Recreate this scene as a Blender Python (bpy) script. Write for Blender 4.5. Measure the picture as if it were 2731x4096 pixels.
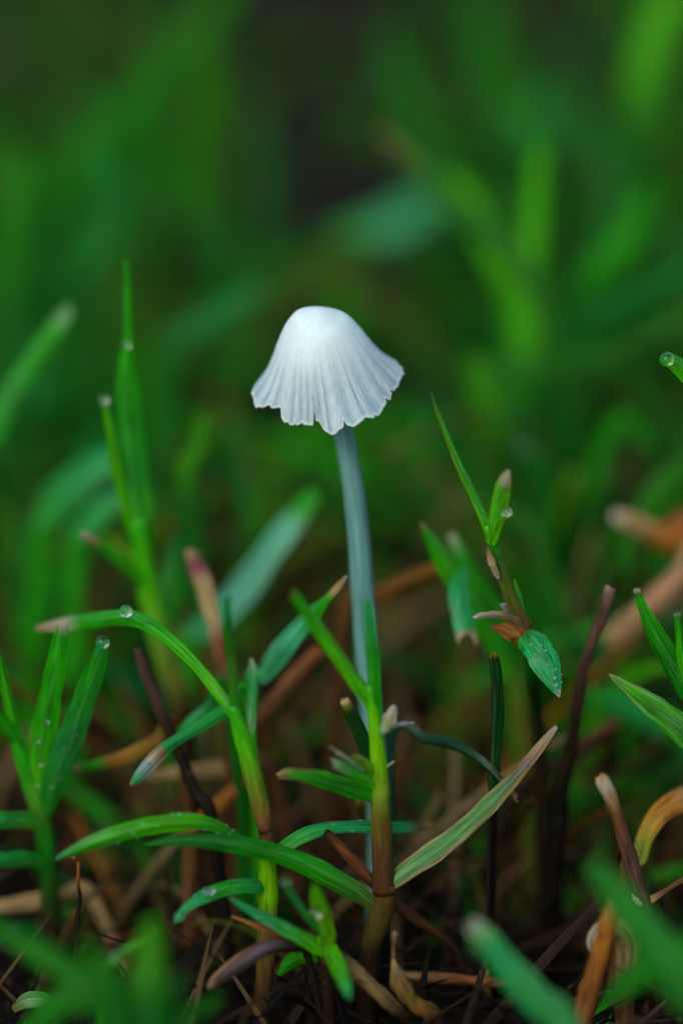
import bpy, math, random
import numpy as np
from mathutils import Vector, Matrix

for o in list(bpy.data.objects):
    bpy.data.objects.remove(o, do_unlink=True)
sc = bpy.context.scene
COL = sc.collection
R = math.radians
MM = 0.001                                   # everything below is designed in millimetres, true size

# ------------------------------------------------------------------ camera
PITCH = R(18.0)
DIST = 263.0                                 # mm to the plane of focus
FRAME_H = 69.0                               # mm seen at that distance
AIM = np.array([0.0, 0.0, 36.0])
FWD = np.array([0.0, math.cos(PITCH), -math.sin(PITCH)])
RIGHT = np.array([1.0, 0.0, 0.0])
UP = np.cross(RIGHT, FWD)
CAMP = AIM - FWD * DIST
cam_d = bpy.data.cameras.new('camera')
cam = bpy.data.objects.new('camera', cam_d)
COL.objects.link(cam)
cam.location = Vector(CAMP * MM)
cam.rotation_euler = (math.pi / 2 - PITCH, 0, 0)
cam_d.sensor_fit = 'VERTICAL'
cam_d.sensor_height = 36.0
cam_d.lens = 36.0 * DIST / FRAME_H
cam_d.clip_start = 0.005
cam_d.clip_end = 200.0
cam_d.dof.use_dof = True
cam_d.dof.focus_distance = DIST * MM
cam_d.dof.aperture_fstop = cam_d.lens / 15.5   # 15.5 mm wide opening
sc.camera = cam

# ------------------------------------------------------------------ sky and light (soft overcast shade)
SUN_EL, SUN_AZ = R(42), R(-152)               # azimuth from +Y towards +X
w = bpy.data.worlds.new('World')
sc.world = w
w.use_nodes = True
nt = w.node_tree
bg = nt.nodes['Background']
sky = nt.nodes.new('ShaderNodeTexSky')
sky.sky_type = 'NISHITA'
sky.sun_disc = False
sky.sun_elevation = SUN_EL
sky.sun_rotation = SUN_AZ
sky.air_density = 1.0
sky.dust_density = 2.2
sky.ozone_density = 0.5
nt.links.new(sky.outputs[0], bg.inputs[0])
bg.inputs[1].default_value = 0.15
sd = bpy.data.lights.new('sun', 'SUN')
sd.energy = 0.9
sd.angle = R(36)
sd.color = (1.0, 0.99, 0.97)
sun = bpy.data.objects.new('sun', sd)
COL.objects.link(sun)
sdir = Vector((math.sin(SUN_AZ) * math.cos(SUN_EL), math.cos(SUN_AZ) * math.cos(SUN_EL), math.sin(SUN_EL)))
sun.rotation_euler = sdir.to_track_quat('Z', 'Y').to_euler()
sc.view_settings.view_transform = 'Standard'
sc.view_settings.look = 'None'
sc.view_settings.exposure = 0.36
sc.view_settings.gamma = 1.0
sc.cycles.use_denoising = True
sc.cycles.max_bounces = 8
sc.cycles.transparent_max_bounces = 12
sc.cycles.caustics_refractive = True

rnd = random.Random(7)
nrng = np.random.default_rng(7)

# ------------------------------------------------------------------ pigments (linear base colours)
G = dict(
    mid=(0.018, 0.315, 0.004), dark=(0.006, 0.150, 0.006), deep=(0.004, 0.040, 0.005),
    yel=(0.150, 0.430, 0.002), lime=(0.065, 0.420, 0.002), teal=(0.016, 0.330, 0.080),
    pale=(0.130, 0.340, 0.110), olive=(0.130, 0.150, 0.015), tan=(0.310, 0.205, 0.085),
    straw=(0.380, 0.280, 0.120), brown=(0.110, 0.048, 0.016), dbrown=(0.022, 0.012, 0.006),
    orange=(0.330, 0.130, 0.014), rust=(0.200, 0.070, 0.022), purple=(0.062, 0.036, 0.024),
    cream=(0.430, 0.400, 0.290), grey=(0.300, 0.270, 0.300), pink=(0.200, 0.120, 0.090),
    black=(0.008, 0.006, 0.004), red=(0.200, 0.060, 0.020),
)


def C(c):
    return np.array(G[c] if isinstance(c, str) else c, float)


# ------------------------------------------------------------------ materials
def newmat(name):
    m = bpy.data.materials.new(name)
    m.use_nodes = True
    t = m.node_tree
    t.nodes.clear()
    return m, t, t.nodes, t.links


def nd(nodes, kind, **kw):
    n = nodes.new(kind)
    for k, v in kw.items():
        setattr(n, k, v)
    return n


def blade_mat(name, trans=0.42, rough=0.34, vein=0.5, speck=0.10, spec=0.5, streak=(0.6, 1.4), vcon=(0.70, 1.25)):
    m, t, N, L = newmat(name)
    out = nd(N, 'ShaderNodeOutputMaterial')
    at_ = nd(N, 'ShaderNodeAttribute', attribute_name='pigment')
    uv = nd(N, 'ShaderNodeUVMap', uv_map='UVMap')
    mp = nd(N, 'ShaderNodeMapping'); mp.inputs['Scale'].default_value = (9.0, 5.0, 1.0)
    L.new(uv.outputs[0], mp.inputs[0])
    oi = nd(N, 'ShaderNodeObjectInfo')
    n1 = nd(N, 'ShaderNodeTexNoise', noise_dimensions='4D')
    n1.inputs['Scale'].default_value = 1.0; n1.inputs['Detail'].default_value = 5.0
    rw = nd(N, 'ShaderNodeMath', operation='MULTIPLY'); rw.inputs[1].default_value = 40.0
    L.new(oi.outputs['Random'], rw.inputs[0]); L.new(rw.outputs[0], n1.inputs['W'])
    L.new(mp.outputs[0], n1.inputs['Vector'])
    # streaks along the blade: light and dark
    r1 = nd(N, 'ShaderNodeMapRange')
    r1.inputs[1].default_value = 0.3; r1.inputs[2].default_value = 0.7
    r1.inputs[3].default_value = streak[0]; r1.inputs[4].default_value = streak[1]
    L.new(n1.outputs[0], r1.inputs[0])
    # veins across u
    sx = nd(N, 'ShaderNodeSeparateXYZ'); L.new(uv.outputs[0], sx.inputs[0])
    vm = nd(N, 'ShaderNodeMapping'); vm.inputs['Scale'].default_value = (24.0, 0.5, 1.0)
    L.new(uv.outputs[0], vm.inputs[0])
    vs = nd(N, 'ShaderNodeTexNoise'); vs.inputs['Detail'].default_value = 3.0; vs.inputs['Scale'].default_value = 1.0
    L.new(vm.outputs[0], vs.inputs['Vector'])
    vr = nd(N, 'ShaderNodeMapRange'); vr.inputs[1].default_value = 0.3; vr.inputs[2].default_value = 0.7
    vr.inputs[3].default_value = vcon[0]; vr.inputs[4].default_value = vcon[1]
    L.new(vs.outputs[0], vr.inputs[0])
    mul = nd(N, 'ShaderNodeMath', operation='MULTIPLY')
    L.new(r1.outputs[0], mul.inputs[0]); L.new(vr.outputs[0], mul.inputs[1])
    sc_ = nd(N, 'ShaderNodeVectorMath', operation='SCALE')
    L.new(at_.outputs['Color'], sc_.inputs[0]); L.new(mul.outputs[0], sc_.inputs['Scale'])
    # sparse blemishes
    tc = nd(N, 'ShaderNodeTexCoord')
    n2 = nd(N, 'ShaderNodeTexNoise'); n2.inputs['Scale'].default_value = 1500.0; n2.inputs['Detail'].default_value = 3.0
    L.new(tc.outputs['Object'], n2.inputs['Vector'])
    r2 = nd(N, 'ShaderNodeMapRange'); r2.inputs[1].default_value = 0.66; r2.inputs[2].default_value = 0.74
    r2.inputs[3].default_value = 0.0; r2.inputs[4].default_value = speck * 6
    L.new(n2.outputs[0], r2.inputs[0])
    mx = nd(N, 'ShaderNodeMix', data_type='RGBA')
    mx.inputs[7].default_value = (0.09, 0.05, 0.02, 1)
    L.new(r2.outputs[0], mx.inputs[0]); L.new(sc_.outputs[0], mx.inputs[6])
    bp = nd(N, 'ShaderNodeBump'); bp.inputs['Strength'].default_value = vein; bp.inputs['Distance'].default_value = 0.000012
    ad = nd(N, 'ShaderNodeMath', operation='MULTIPLY_ADD'); ad.inputs[1].default_value = 1.2
    L.new(n1.outputs[0], ad.inputs[0]); L.new(vs.outputs[0], ad.inputs[2]); L.new(ad.outputs[0], bp.inputs['Height'])
    p = nd(N, 'ShaderNodeBsdfPrincipled')
    p.inputs['Specular IOR Level'].default_value = spec
    rr = nd(N, 'ShaderNodeMapRange'); rr.inputs[3].default_value = rough - 0.12; rr.inputs[4].default_value = rough + 0.2
    L.new(n1.outputs[0], rr.inputs[0]); L.new(rr.outputs[0], p.inputs['Roughness'])
    L.new(mx.outputs[2], p.inputs['Base Color']); L.new(bp.outputs[0], p.inputs['Normal'])
    tr = nd(N, 'ShaderNodeBsdfTranslucent')
    tcx = nd(N, 'ShaderNodeVectorMath', operation='MULTIPLY'); tcx.inputs[1].default_value = (1.5, 1.25, 0.7)
    L.new(mx.outputs[2], tcx.inputs[0]); L.new(tcx.outputs[0], tr.inputs[0])
    ms = nd(N, 'ShaderNodeMixShader'); ms.inputs[0].default_value = trans
    L.new(p.outputs[0], ms.inputs[1]); L.new(tr.outputs[0], ms.inputs[2])
    L.new(ms.outputs[0], out.inputs[0])
    return m


M_LEAF = blade_mat('fresh_leaf', rough=0.26, spec=0.25, vein=1.0, vcon=(0.55, 1.4), streak=(0.5, 1.45))
M_LAWN = blade_mat('lawn_grass', trans=0.42, rough=0.55, vein=0.3, spec=0.15)
M_STEM = blade_mat('grass_stem', trans=0.2, rough=0.36, vein=0.3, spec=0.2, vcon=(0.92, 1.06))
M_DRY = blade_mat('dry_grass', trans=0.18, rough=0.55, vein=1.2, speck=0.3, spec=0.10, streak=(0.35, 1.5))


def water_mat():
    m, t, N, L = newmat('water')
    out = nd(N, 'ShaderNodeOutputMaterial')
    p = nd(N, 'ShaderNodeBsdfPrincipled')
    p.inputs['Base Color'].default_value = (1, 1, 1, 1)
    p.inputs['Roughness'].default_value = 0.0
    p.inputs['IOR'].default_value = 1.333
    p.inputs['Transmission Weight'].default_value = 1.0
    n = nd(N, 'ShaderNodeTexNoise'); n.inputs['Scale'].default_value = 600.0
    tc = nd(N, 'ShaderNodeTexCoord'); L.new(tc.outputs['Object'], n.inputs['Vector'])
    b = nd(N, 'ShaderNodeBump'); b.inputs['Strength'].default_value = 0.02; b.inputs['Distance'].default_value = 0.0001
    L.new(n.outputs[0], b.inputs['Height']); L.new(b.outputs[0], p.inputs['Normal'])
    L.new(p.outputs[0], out.inputs[0])
    return m


M_WATER = water_mat()


def soil_mat():
    m, t, N, L = newmat('soil')
    out = nd(N, 'ShaderNodeOutputMaterial')
    tc = nd(N, 'ShaderNodeTexCoord')
    n = nd(N, 'ShaderNodeTexNoise'); n.inputs['Scale'].default_value = 260.0; n.inputs['Detail'].default_value = 9.0
    L.new(tc.outputs['Object'], n.inputs['Vector'])
    cr = nd(N, 'ShaderNodeValToRGB')
    e = cr.color_ramp.elements
    e[0].position = 0.35; e[0].color = (0.006, 0.004, 0.003, 1)
    e[1].position = 0.70; e[1].color = (0.012, 0.008, 0.005, 1)
    L.new(n.outputs[0], cr.inputs[0])
    b = nd(N, 'ShaderNodeBump'); b.inputs['Strength'].default_value = 1.0; b.inputs['Distance'].default_value = 0.0012
    L.new(n.outputs[0], b.inputs['Height'])
    p = nd(N, 'ShaderNodeBsdfPrincipled'); p.inputs['Roughness'].default_value = 0.9; p.inputs['Specular IOR Level'].default_value = 0.08
    L.new(cr.outputs[0], p.inputs['Base Color']); L.new(b.outputs[0], p.inputs['Normal'])
    L.new(p.outputs[0], out.inputs[0])
    return m


def cap_mat():
    m, t, N, L = newmat('mushroom_cap')
    out = nd(N, 'ShaderNodeOutputMaterial')
    uv = nd(N, 'ShaderNodeUVMap', uv_map='UVMap')
    rib = nd(N, 'ShaderNodeAttribute', attribute_name='rib')
    s = nd(N, 'ShaderNodeSeparateXYZ'); L.new(uv.outputs[0], s.inputs[0])
    # fibrils: noise stretched along the radius
    mp = nd(N, 'ShaderNodeMapping'); mp.inputs['Scale'].default_value = (260.0, 9.0, 1.0)
    L.new(uv.outputs[0], mp.inputs[0])
    f = nd(N, 'ShaderNodeTexNoise'); f.inputs['Scale'].default_value = 1.0; f.inputs['Detail'].default_value = 6.0
    f.inputs['Roughness'].default_value = 0.65
    L.new(mp.outputs[0], f.inputs['Vector'])
    tc = nd(N, 'ShaderNodeTexCoord')
    g = nd(N, 'ShaderNodeTexNoise'); g.inputs['Scale'].default_value = 5200.0; g.inputs['Detail'].default_value = 4.0
    L.new(tc.outputs['Object'], g.inputs['Vector'])
    big = nd(N, 'ShaderNodeTexNoise'); big.inputs['Scale'].default_value = 420.0; big.inputs['Detail'].default_value = 3.0
    L.new(tc.outputs['Object'], big.inputs['Vector'])
    # thinness of the flesh: towards the margin and in the furrows
    th = nd(N, 'ShaderNodeMapRange', interpolation_type='SMOOTHSTEP'); th.inputs[1].default_value = 0.42; th.inputs[2].default_value = 0.99
    L.new(s.outputs[1], th.inputs[0])
    inv = nd(N, 'ShaderNodeMath', operation='SUBTRACT'); inv.inputs[0].default_value = 1.0
    rs = nd(N, 'ShaderNodeMath', operation='MULTIPLY'); rs.inputs[1].default_value = 0.55
    L.new(rib.outputs['Fac'], rs.inputs[0]); L.new(rs.outputs[0], inv.inputs[1])
    thin = nd(N, 'ShaderNodeMath', operation='MULTIPLY', use_clamp=True)
    L.new(th.outputs[0], thin.inputs[0]); L.new(inv.outputs[0], thin.inputs[1])
    fm = nd(N, 'ShaderNodeMapRange'); fm.inputs[1].default_value = 0.3; fm.inputs[2].default_value = 0.7
    fm.inputs[3].default_value = 1.25; fm.inputs[4].default_value = 0.45
    L.new(f.outputs[0], fm.inputs[0])
    thin2 = nd(N, 'ShaderNodeMath', operation='MULTIPLY', use_clamp=True)
    L.new(thin.outputs[0], thin2.inputs[0]); L.new(fm.outputs[0], thin2.inputs[1])
    # pale thickened lip at the very edge
    lip = nd(N, 'ShaderNodeMapRange'); lip.inputs[1].default_value = 0.972; lip.inputs[2].default_value = 0.992
    L.new(s.outputs[1], lip.inputs[0])
    li = nd(N, 'ShaderNodeMath', operation='SUBTRACT', use_clamp=True)
    L.new(thin2.outputs[0], li.inputs[0]); L.new(lip.outputs[0], li.inputs[1])
    c1 = nd(N, 'ShaderNodeMix', data_type='RGBA')
    c1.inputs[6].default_value = (0.60, 0.775, 0.765, 1); c1.inputs[7].default_value = (0.29, 0.47, 0.58, 1)
    L.new(li.outputs[0], c1.inputs[0])
    gm = nd(N, 'ShaderNodeMath', operation='MULTIPLY'); L.new(g.outputs[0], gm.inputs[0]); L.new(big.outputs[0], gm.inputs[1])
    gr = nd(N, 'ShaderNodeMapRange'); gr.inputs[1].default_value = 0.12; gr.inputs[2].default_value = 0.38
    gr.inputs[3].default_value = 0.92; gr.inputs[4].default_value = 1.04
    L.new(gm.outputs[0], gr.inputs[0])
    c2 = nd(N, 'ShaderNodeVectorMath', operation='SCALE'); L.new(c1.outputs[2], c2.inputs[0]); L.new(gr.outputs[0], c2.inputs['Scale'])
    bp = nd(N, 'ShaderNodeBump'); bp.inputs['Strength'].default_value = 0.35; bp.inputs['Distance'].default_value = 0.00005
    ha = nd(N, 'ShaderNodeMath', operation='ADD'); L.new(f.outputs[0], ha.inputs[0]); L.new(g.outputs[0], ha.inputs[1])
    L.new(ha.outputs[0], bp.inputs['Height'])
    p = nd(N, 'ShaderNodeBsdfPrincipled')
    p.inputs['Roughness'].default_value = 0.5
    p.inputs['Specular IOR Level'].default_value = 0.35
    p.inputs['Subsurface Weight'].default_value = 0.8
    p.inputs['Subsurface Radius'].default_value = (1.0, 1.0, 1.0)
    p.inputs['Subsurface Scale'].default_value = 0.0012
    L.new(c2.outputs[0], p.inputs['Base Color']); L.new(bp.outputs[0], p.inputs['Normal'])
    tp = nd(N, 'ShaderNodeBsdfTransparent')
    tf = nd(N, 'ShaderNodeMath', operation='MULTIPLY'); tf.inputs[1].default_value = 0.38
    L.new(li.outputs[0], tf.inputs[0])
    ms = nd(N, 'ShaderNodeMixShader')
    L.new(tf.outputs[0], ms.inputs[0]); L.new(p.outputs[0], ms.inputs[1]); L.new(tp.outputs[0], ms.inputs[2])
    L.new(ms.outputs[0], out.inputs[0])
    return m


def stipe_mat():
    m, t, N, L = newmat('mushroom_stem')
    out = nd(N, 'ShaderNodeOutputMaterial')
    uv = nd(N, 'ShaderNodeUVMap', uv_map='UVMap')
    mp = nd(N, 'ShaderNodeMapping'); mp.inputs['Scale'].default_value = (16.0, 1.6, 1.0)
    L.new(uv.outputs[0], mp.inputs[0])
    n = nd(N, 'ShaderNodeTexNoise'); n.inputs['Scale'].default_value = 1.0; n.inputs['Detail'].default_value = 6.0
    L.new(mp.outputs[0], n.inputs['Vector'])
    cr = nd(N, 'ShaderNodeValToRGB')
    e = cr.color_ramp.elements
    e[0].position = 0.36; e[0].color = (0.045, 0.150, 0.130, 1)
    e[1].position = 0.66; e[1].color = (0.160, 0.350, 0.310, 1)
    L.new(n.outputs[0], cr.inputs[0])
    p = nd(N, 'ShaderNodeBsdfPrincipled'); p.inputs['Roughness'].default_value = 0.5; p.inputs['Specular IOR Level'].default_value = 0.2
    p.inputs['Subsurface Weight'].default_value = 0.6
    p.inputs['Subsurface Scale'].default_value = 0.0006
    p.inputs['Subsurface Radius'].default_value = (0.8, 1.0, 1.0)
    b = nd(N, 'ShaderNodeBump'); b.inputs['Strength'].default_value = 0.4; b.inputs['Distance'].default_value = 0.00006
    L.new(n.outputs[0], b.inputs['Height']); L.new(b.outputs[0], p.inputs['Normal'])
    L.new(cr.outputs[0], p.inputs['Base Color']); L.new(p.outputs[0], out.inputs[0])
    return m


# ------------------------------------------------------------------ geometry helpers
def ground_h(x, y):
    return (1.1 * math.sin(x * 0.11 + 1.3) * math.cos(y * 0.09 + 0.4) + 0.6 * math.sin(x * 0.31 + y * 0.23)
            + 0.35 * math.cos(x * 0.57 - y * 0.49))


FPX = DIST / FRAME_H * 2352.0                 # focal length in units of the 1568 x 2352 reading grid


def at(px, py, Y):
    """a point of the photograph, read on a 1568 x 2352 grid, at its own depth Y (mm behind the mushroom)"""
    d = FWD + RIGHT * ((px - 784.0) / FPX) + UP * ((1176.0 - py) / FPX)
    k = (Y - CAMP[1]) / d[1]
    return CAMP + d * k


def pts_of(pts):
    P, W = [], []
    for q in pts:
        if q[0] == 'w':
            p = np.array(q[1:4], float)
        else:
            p = at(*q[:3])
        dep = np.dot(p - CAMP, FWD)
        P.append(p); W.append(q[-1] * dep / FPX)
    return np.array(P), np.array(W)


def root_under(p, dx=0.0, dy=0.0, wpx=20):
    x, y = p[0] + dx, p[1] + dy
    return ('w', x, y, ground_h(x, y) - 0.6, wpx)


def smooth(P, n):
    """Catmull-Rom through the rows of P, n samples, even in arc length"""
    P = np.asarray(P, float)
    if len(P) == 2:
        t = np.linspace(0, 1, n)[:, None]
        return P[0] * (1 - t) + P[1] * t
    E = np.vstack([2 * P[0] - P[1], P, 2 * P[-1] - P[-2]])
    segs = []
    m = 16
    for i in range(1, len(E) - 2):
        t = np.linspace(0, 1, m, endpoint=False)[:, None]
        a, b, c, d = E[i - 1], E[i], E[i + 1], E[i + 2]
        segs.append(0.5 * (2 * b + (c - a) * t + (2 * a - 5 * b + 4 * c - d) * t ** 2 + (3 * b - a - 3 * c + d) * t ** 3))
    S = np.vstack(segs + [E[-2][None]])
    dl = np.r_[0, np.cumsum(np.linalg.norm(np.diff(S[:, :3], axis=0), axis=1))]
    s = np.linspace(0, dl[-1], n)
    return np.stack([np.interp(s, dl, S[:, k]) for k in range(S.shape[1])], 1)


def grad(stops, v):
    vs = [s[0] for s in stops]
    cs = np.array([C(s[1]) for s in stops])
    return np.stack([np.interp(v, vs, cs[:, k]) for k in range(3)], -1)


def mesh_obj(name, V, F, uv, colr, mat, parent=None, origin=(0, 0, 0), shade=True):
    V = (np.asarray(V) - np.asarray(origin)) * MM
    me = bpy.data.meshes.new(name)
    me.from_pydata(V.tolist(), [], F)
    me.materials.append(mat)
    if uv is not None:
        ul = me.uv_layers.new(name='UVMap')
        idx = np.empty(len(me.loops), int)
        me.loops.foreach_get('vertex_index', idx)
        ul.data.foreach_set('uv', np.asarray(uv, float)[idx].ravel())
    if colr is not None:
        a = me.color_attributes.new('pigment', 'FLOAT_COLOR', 'POINT')
        c4 = np.ones((len(V), 4)); c4[:, :3] = np.clip(colr, 0, 1)
        a.data.foreach_set('color', c4.ravel())
    if shade:
        me.polygons.foreach_set('use_smooth', [True] * len(me.polygons))
    me.update()
    o = bpy.data.objects.new(name, me)
    COL.objects.link(o)
    if parent is not None:
        o.parent = parent
    else:
        o.location = Vector(np.asarray(origin) * MM)
    return o


def tag(o, label, cat, group=None, kind=None):
    o['label'] = label
    if cat: o['category'] = cat
    if group: o['group'] = group
    if kind: o['kind'] = kind
    return o


class Thing:
    def __init__(self, name, label, cat, base, group=None):
        self.base = np.array(base, float)
        self.o = bpy.data.objects.new(name, None)
        self.o.empty_display_size = 0.002
        COL.objects.link(self.o)
        self.o.location = Vector(self.base * MM)
        tag(self.o, label, cat, group)


FRAMES = {}


def ribbon(name, pts, cols, thing=None, fold=0.25, roll=0.0, roll2=None, thick=0.07, edge=None, cut=False,
           mat=None, n=None, label=None, cat=None, group=None, key=None, wav=0.085, seed=None, part_label=None):
    """a grass leaf: closed thin blade, folded along its midrib, through the given points"""
    rr = random.Random(seed if seed is not None else hash_seed(pts))
    P, W = pts_of(pts)
    seg = np.linalg.norm(np.diff(P, axis=0), axis=1)
    L = seg.sum()
    vis = max(0.2, 1 - seg[-1] / L) if (pts[-1][0] == 'w' and pts[0][0] != 'w' and seg[-1] > 0.25 * L) else 1.0
    n = n or int(min(90, max(14, L * 2.4)))
    S = smooth(np.c_[P, W], n)
    P, W = S[:, :3], np.maximum(S[:, 3], 0.02)
    v = np.linspace(0, 1, n)
    T = np.gradient(P, axis=0); T /= np.linalg.norm(T, axis=1)[:, None]
    view = P - CAMP; view /= np.linalg.norm(view, axis=1)[:, None]
    mean_view = view.mean(0)
    side = np.cross(T, np.broadcast_to(mean_view, T.shape))
    side /= np.linalg.norm(side, axis=1)[:, None] + 1e-9
    nor = np.cross(side, T)
    r2 = roll if roll2 is None else roll2
    ang = np.radians(np.linspace(roll, r2, n))
    Sd = side * np.cos(ang)[:, None] + nor * np.sin(ang)[:, None]
    Nn = -side * np.sin(ang)[:, None] + nor * np.cos(ang)[:, None]
    ph = rr.random() * 9
    W = W * (1 + wav * np.sin(v * 17 + ph) * 0.6 + wav * np.sin(v * 41 + ph * 2) * 0.4)
    us = np.array([-1, -0.72, -0.4, -0.06, 0.06, 0.4, 0.72, 1.0])
    m = len(us)
    sheet = mat is None or mat == M_LAWN          # fresh leaves: a tenth of a millimetre, one translucent sheet
    if sheet: thick = 0.0
    V = np.zeros((n, 2 * m - 2, 3)); UVc = np.zeros((n, 2 * m - 2, 2)); CC = np.zeros((n, 2 * m - 2, 3))
    vc = np.minimum(1, v / vis)
    base_c = grad(cols, vc)
    edge_c = grad(edge, vc) if edge else None
    jag = [rr.uniform(-1, 1) for _ in range(2 * m)]
    for j in range(2 * m - 2):
        top = j < m
        k = j if top else (2 * m - 2 - j)
        u = us[k]
        hw = W * 0.5
        h = fold * hw * abs(u) ** 1.15 - fold * hw * 0.5
        th = thick * (1 - abs(u) ** 3) * np.minimum(1, W / 0.6)
        off = h + (th * 0.5 if top else -th * 0.5)
        pos = P + Sd * (u * hw)[:, None] + Nn * off[:, None]
        if cut:
            pos[0] = pos[0] + T[0] * (jag[k] * 0.42 * W[0]); pos[1] = pos[1] + T[0] * (jag[k] * 0.12 * W[0])
        V[:, j] = pos
        UVc[:, j, 0] = 0.5 + 0.5 * u + ph; UVc[:, j, 1] = v * max(1.0, L / 12.0) + ph
        c = base_c
        if edge_c is not None:
            q = np.clip((abs(u) - 0.55) / 0.35, 0, 1)
            c = base_c * (1 - q) + edge_c * q
        if abs(u) < 0.1:
            c = c * 1.0 + 0.015
        CC[:, j] = c
    K = 2 * m - 2
    F = []
    for i in range(n - 1):
        for j in range(m - 1 if sheet else K):
            a, b = i * K + j, i * K + (j + 1) % K
            F.append((a, b, b + K, a + K))
    if not sheet:
        F.append(tuple(range(K))[::-1]); F.append(tuple((n - 1) * K + j for j in range(K)))
    else:
        keep = [i * K + j for i in range(n) for j in range(m)]
        V = V[:, :m]; UVc = UVc[:, :m]; CC = CC[:, :m]
        F = [tuple((q // K) * m + q % K for q in f) for f in F]
        K = m
    origin = thing.base if thing else P[-1]
    o = mesh_obj(name, V.reshape(-1, 3), F, UVc.reshape(-1, 2), CC.reshape(-1, 3), mat or M_LEAF,
                 thing.o if thing else None, origin)
    me = o.data
    ev = np.empty(len(me.edges) * 2, int); me.edges.foreach_get('vertices', ev); ev = ev.reshape(-1, 2)
    jj = ev % K
    sh = (not sheet) & (jj[:, 0] == jj[:, 1]) & ((jj[:, 0] == 0) | (jj[:, 0] == m - 1))
    sa = me.attributes.new('sharp_edge', 'BOOLEAN', 'EDGE'); sa.data.foreach_set('value', sh)
    if label: tag(o, label, cat, group)
    if part_label: o['label'] = part_label
    if key: FRAMES[key] = (P, Sd, Nn, W, fold)
    return o


def blade(pts, cols, label, **kw):
    """a one-leaved grass shoot: leaf plus the sheath it grows from"""
    x, y, z = pts[-1][1:4]
    t = Thing('grass_shoot', label, 'grass blade', (x, y, z + 0.6))
    ribbon('leaf', pts, cols, t, **kw)
    tube('sheath', [('w', x, y, z + 3.2, pts[-1][-1] * 0.7), ('w', x, y, z + 1.5, pts[-1][-1] * 0.9), ('w', x, y, z - 0.3, pts[-1][-1])], [(0, 'olive'), (1, 'brown')], t, n=8)


def hash_seed(pts):
    s = 0
    for q in pts:
        for a in q:
            if not isinstance(a, str):
                s = (s * 31 + int(a * 7)) % 1000003
    return s


def tube(name, pts, cols, thing=None, mat=None, n=None, sides=12, label=None, cat=None, group=None, cut=True,
         lump=None, flat=1.0, part_label=None, nodes=()):
    if lump is None: lump = 0.075 if mat == M_DRY else 0.03
    rr = random.Random(hash_seed(pts))
    P, W = pts_of(pts)
    seg = np.linalg.norm(np.diff(P, axis=0), axis=1)
    L = seg.sum()
    vis = max(0.2, 1 - seg[-1] / L) if (pts[-1][0] == 'w' and pts[0][0] != 'w' and seg[-1] > 0.25 * L) else 1.0
    n = n or int(min(110, max(12, L * 2.6)))
    S = smooth(np.c_[P, W], n)
    P, W = S[:, :3], np.maximum(S[:, 3], 0.03)
    v = np.linspace(0, 1, n)
    for nv in nodes:
        W = W * (1 + 0.14 * np.exp(-((v - nv) / 0.018) ** 2))
    T = np.gradient(P, axis=0); T /= np.linalg.norm(T, axis=1)[:, None]
    ref = np.array([0.0, 1.0, 0.0])
    s1 = np.cross(T, np.broadcast_to(ref, T.shape)); s1 /= np.linalg.norm(s1, axis=1)[:, None] + 1e-9
    s2 = np.cross(s1, T)
    V = np.zeros((n, sides, 3)); U = np.zeros((n, sides, 2)); CC = np.zeros((n, sides, 3))
    bc = grad(cols, np.minimum(1, v / vis))
    ph = [rr.uniform(0, 6.28) for _ in range(4)]
    for j in range(sides):
        a = 2 * math.pi * j / sides
        rad = 0.5 * W * (1 + lump * (np.sin(v * 23 + ph[0] + 2 * a) + np.sin(v * 61 + ph[1] + 3 * a)))
        V[:, j] = P + s1 * (math.cos(a) * rad)[:, None] + s2 * (math.sin(a) * rad * flat)[:, None]
        if cut:
            V[0, j] += T[0] * rr.uniform(-0.25, 0.25) * W[0]
        U[:, j, 0] = abs(j / sides * 2 - 1) + ph[2]; U[:, j, 1] = v * L / 10 + ph[3]
        CC[:, j] = bc
    F = []
    for i in range(n - 1):
        for j in range(sides):
            a, b = i * sides + j, i * sides + (j + 1) % sides
            F.append((a, a + sides, b + sides, b))
    F.append(tuple(range(sides))); F.append(tuple((n - 1) * sides + j for j in range(sides))[::-1])
    origin = thing.base if thing else P[-1]
    o = mesh_obj(name, V.reshape(-1, 3), F, U.reshape(-1, 2), CC.reshape(-1, 3), mat or M_STEM,
                 thing.o if thing else None, origin)
    if label: tag(o, label, cat, group)
    if part_label: o['label'] = part_label
    return o


def ball(seg=20, rings=14):
    V, F = [(0, 0, 1.0)], []
    for i in range(1, rings):
        a = math.pi * i / rings
        for j in range(seg):
            b = 2 * math.pi * j / seg
            V.append((math.sin(a) * math.cos(b), math.sin(a) * math.sin(b), math.cos(a)))
    V.append((0, 0, -1.0))
    for j in range(seg):
        F.append((0, 1 + j, 1 + (j + 1) % seg))
    for i in range(rings - 2):
        for j in range(seg):
            a, b = 1 + i * seg + j, 1 + i * seg + (j + 1) % seg
            F.append((a, a + seg, b + seg, b))
    l = len(V) - 1
    for j in range(seg):
        F.append((l, l - seg + (j + 1) % seg, l - seg + j))
    return np.array(V), F


BV, BF = ball()
_bm = {}


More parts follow.
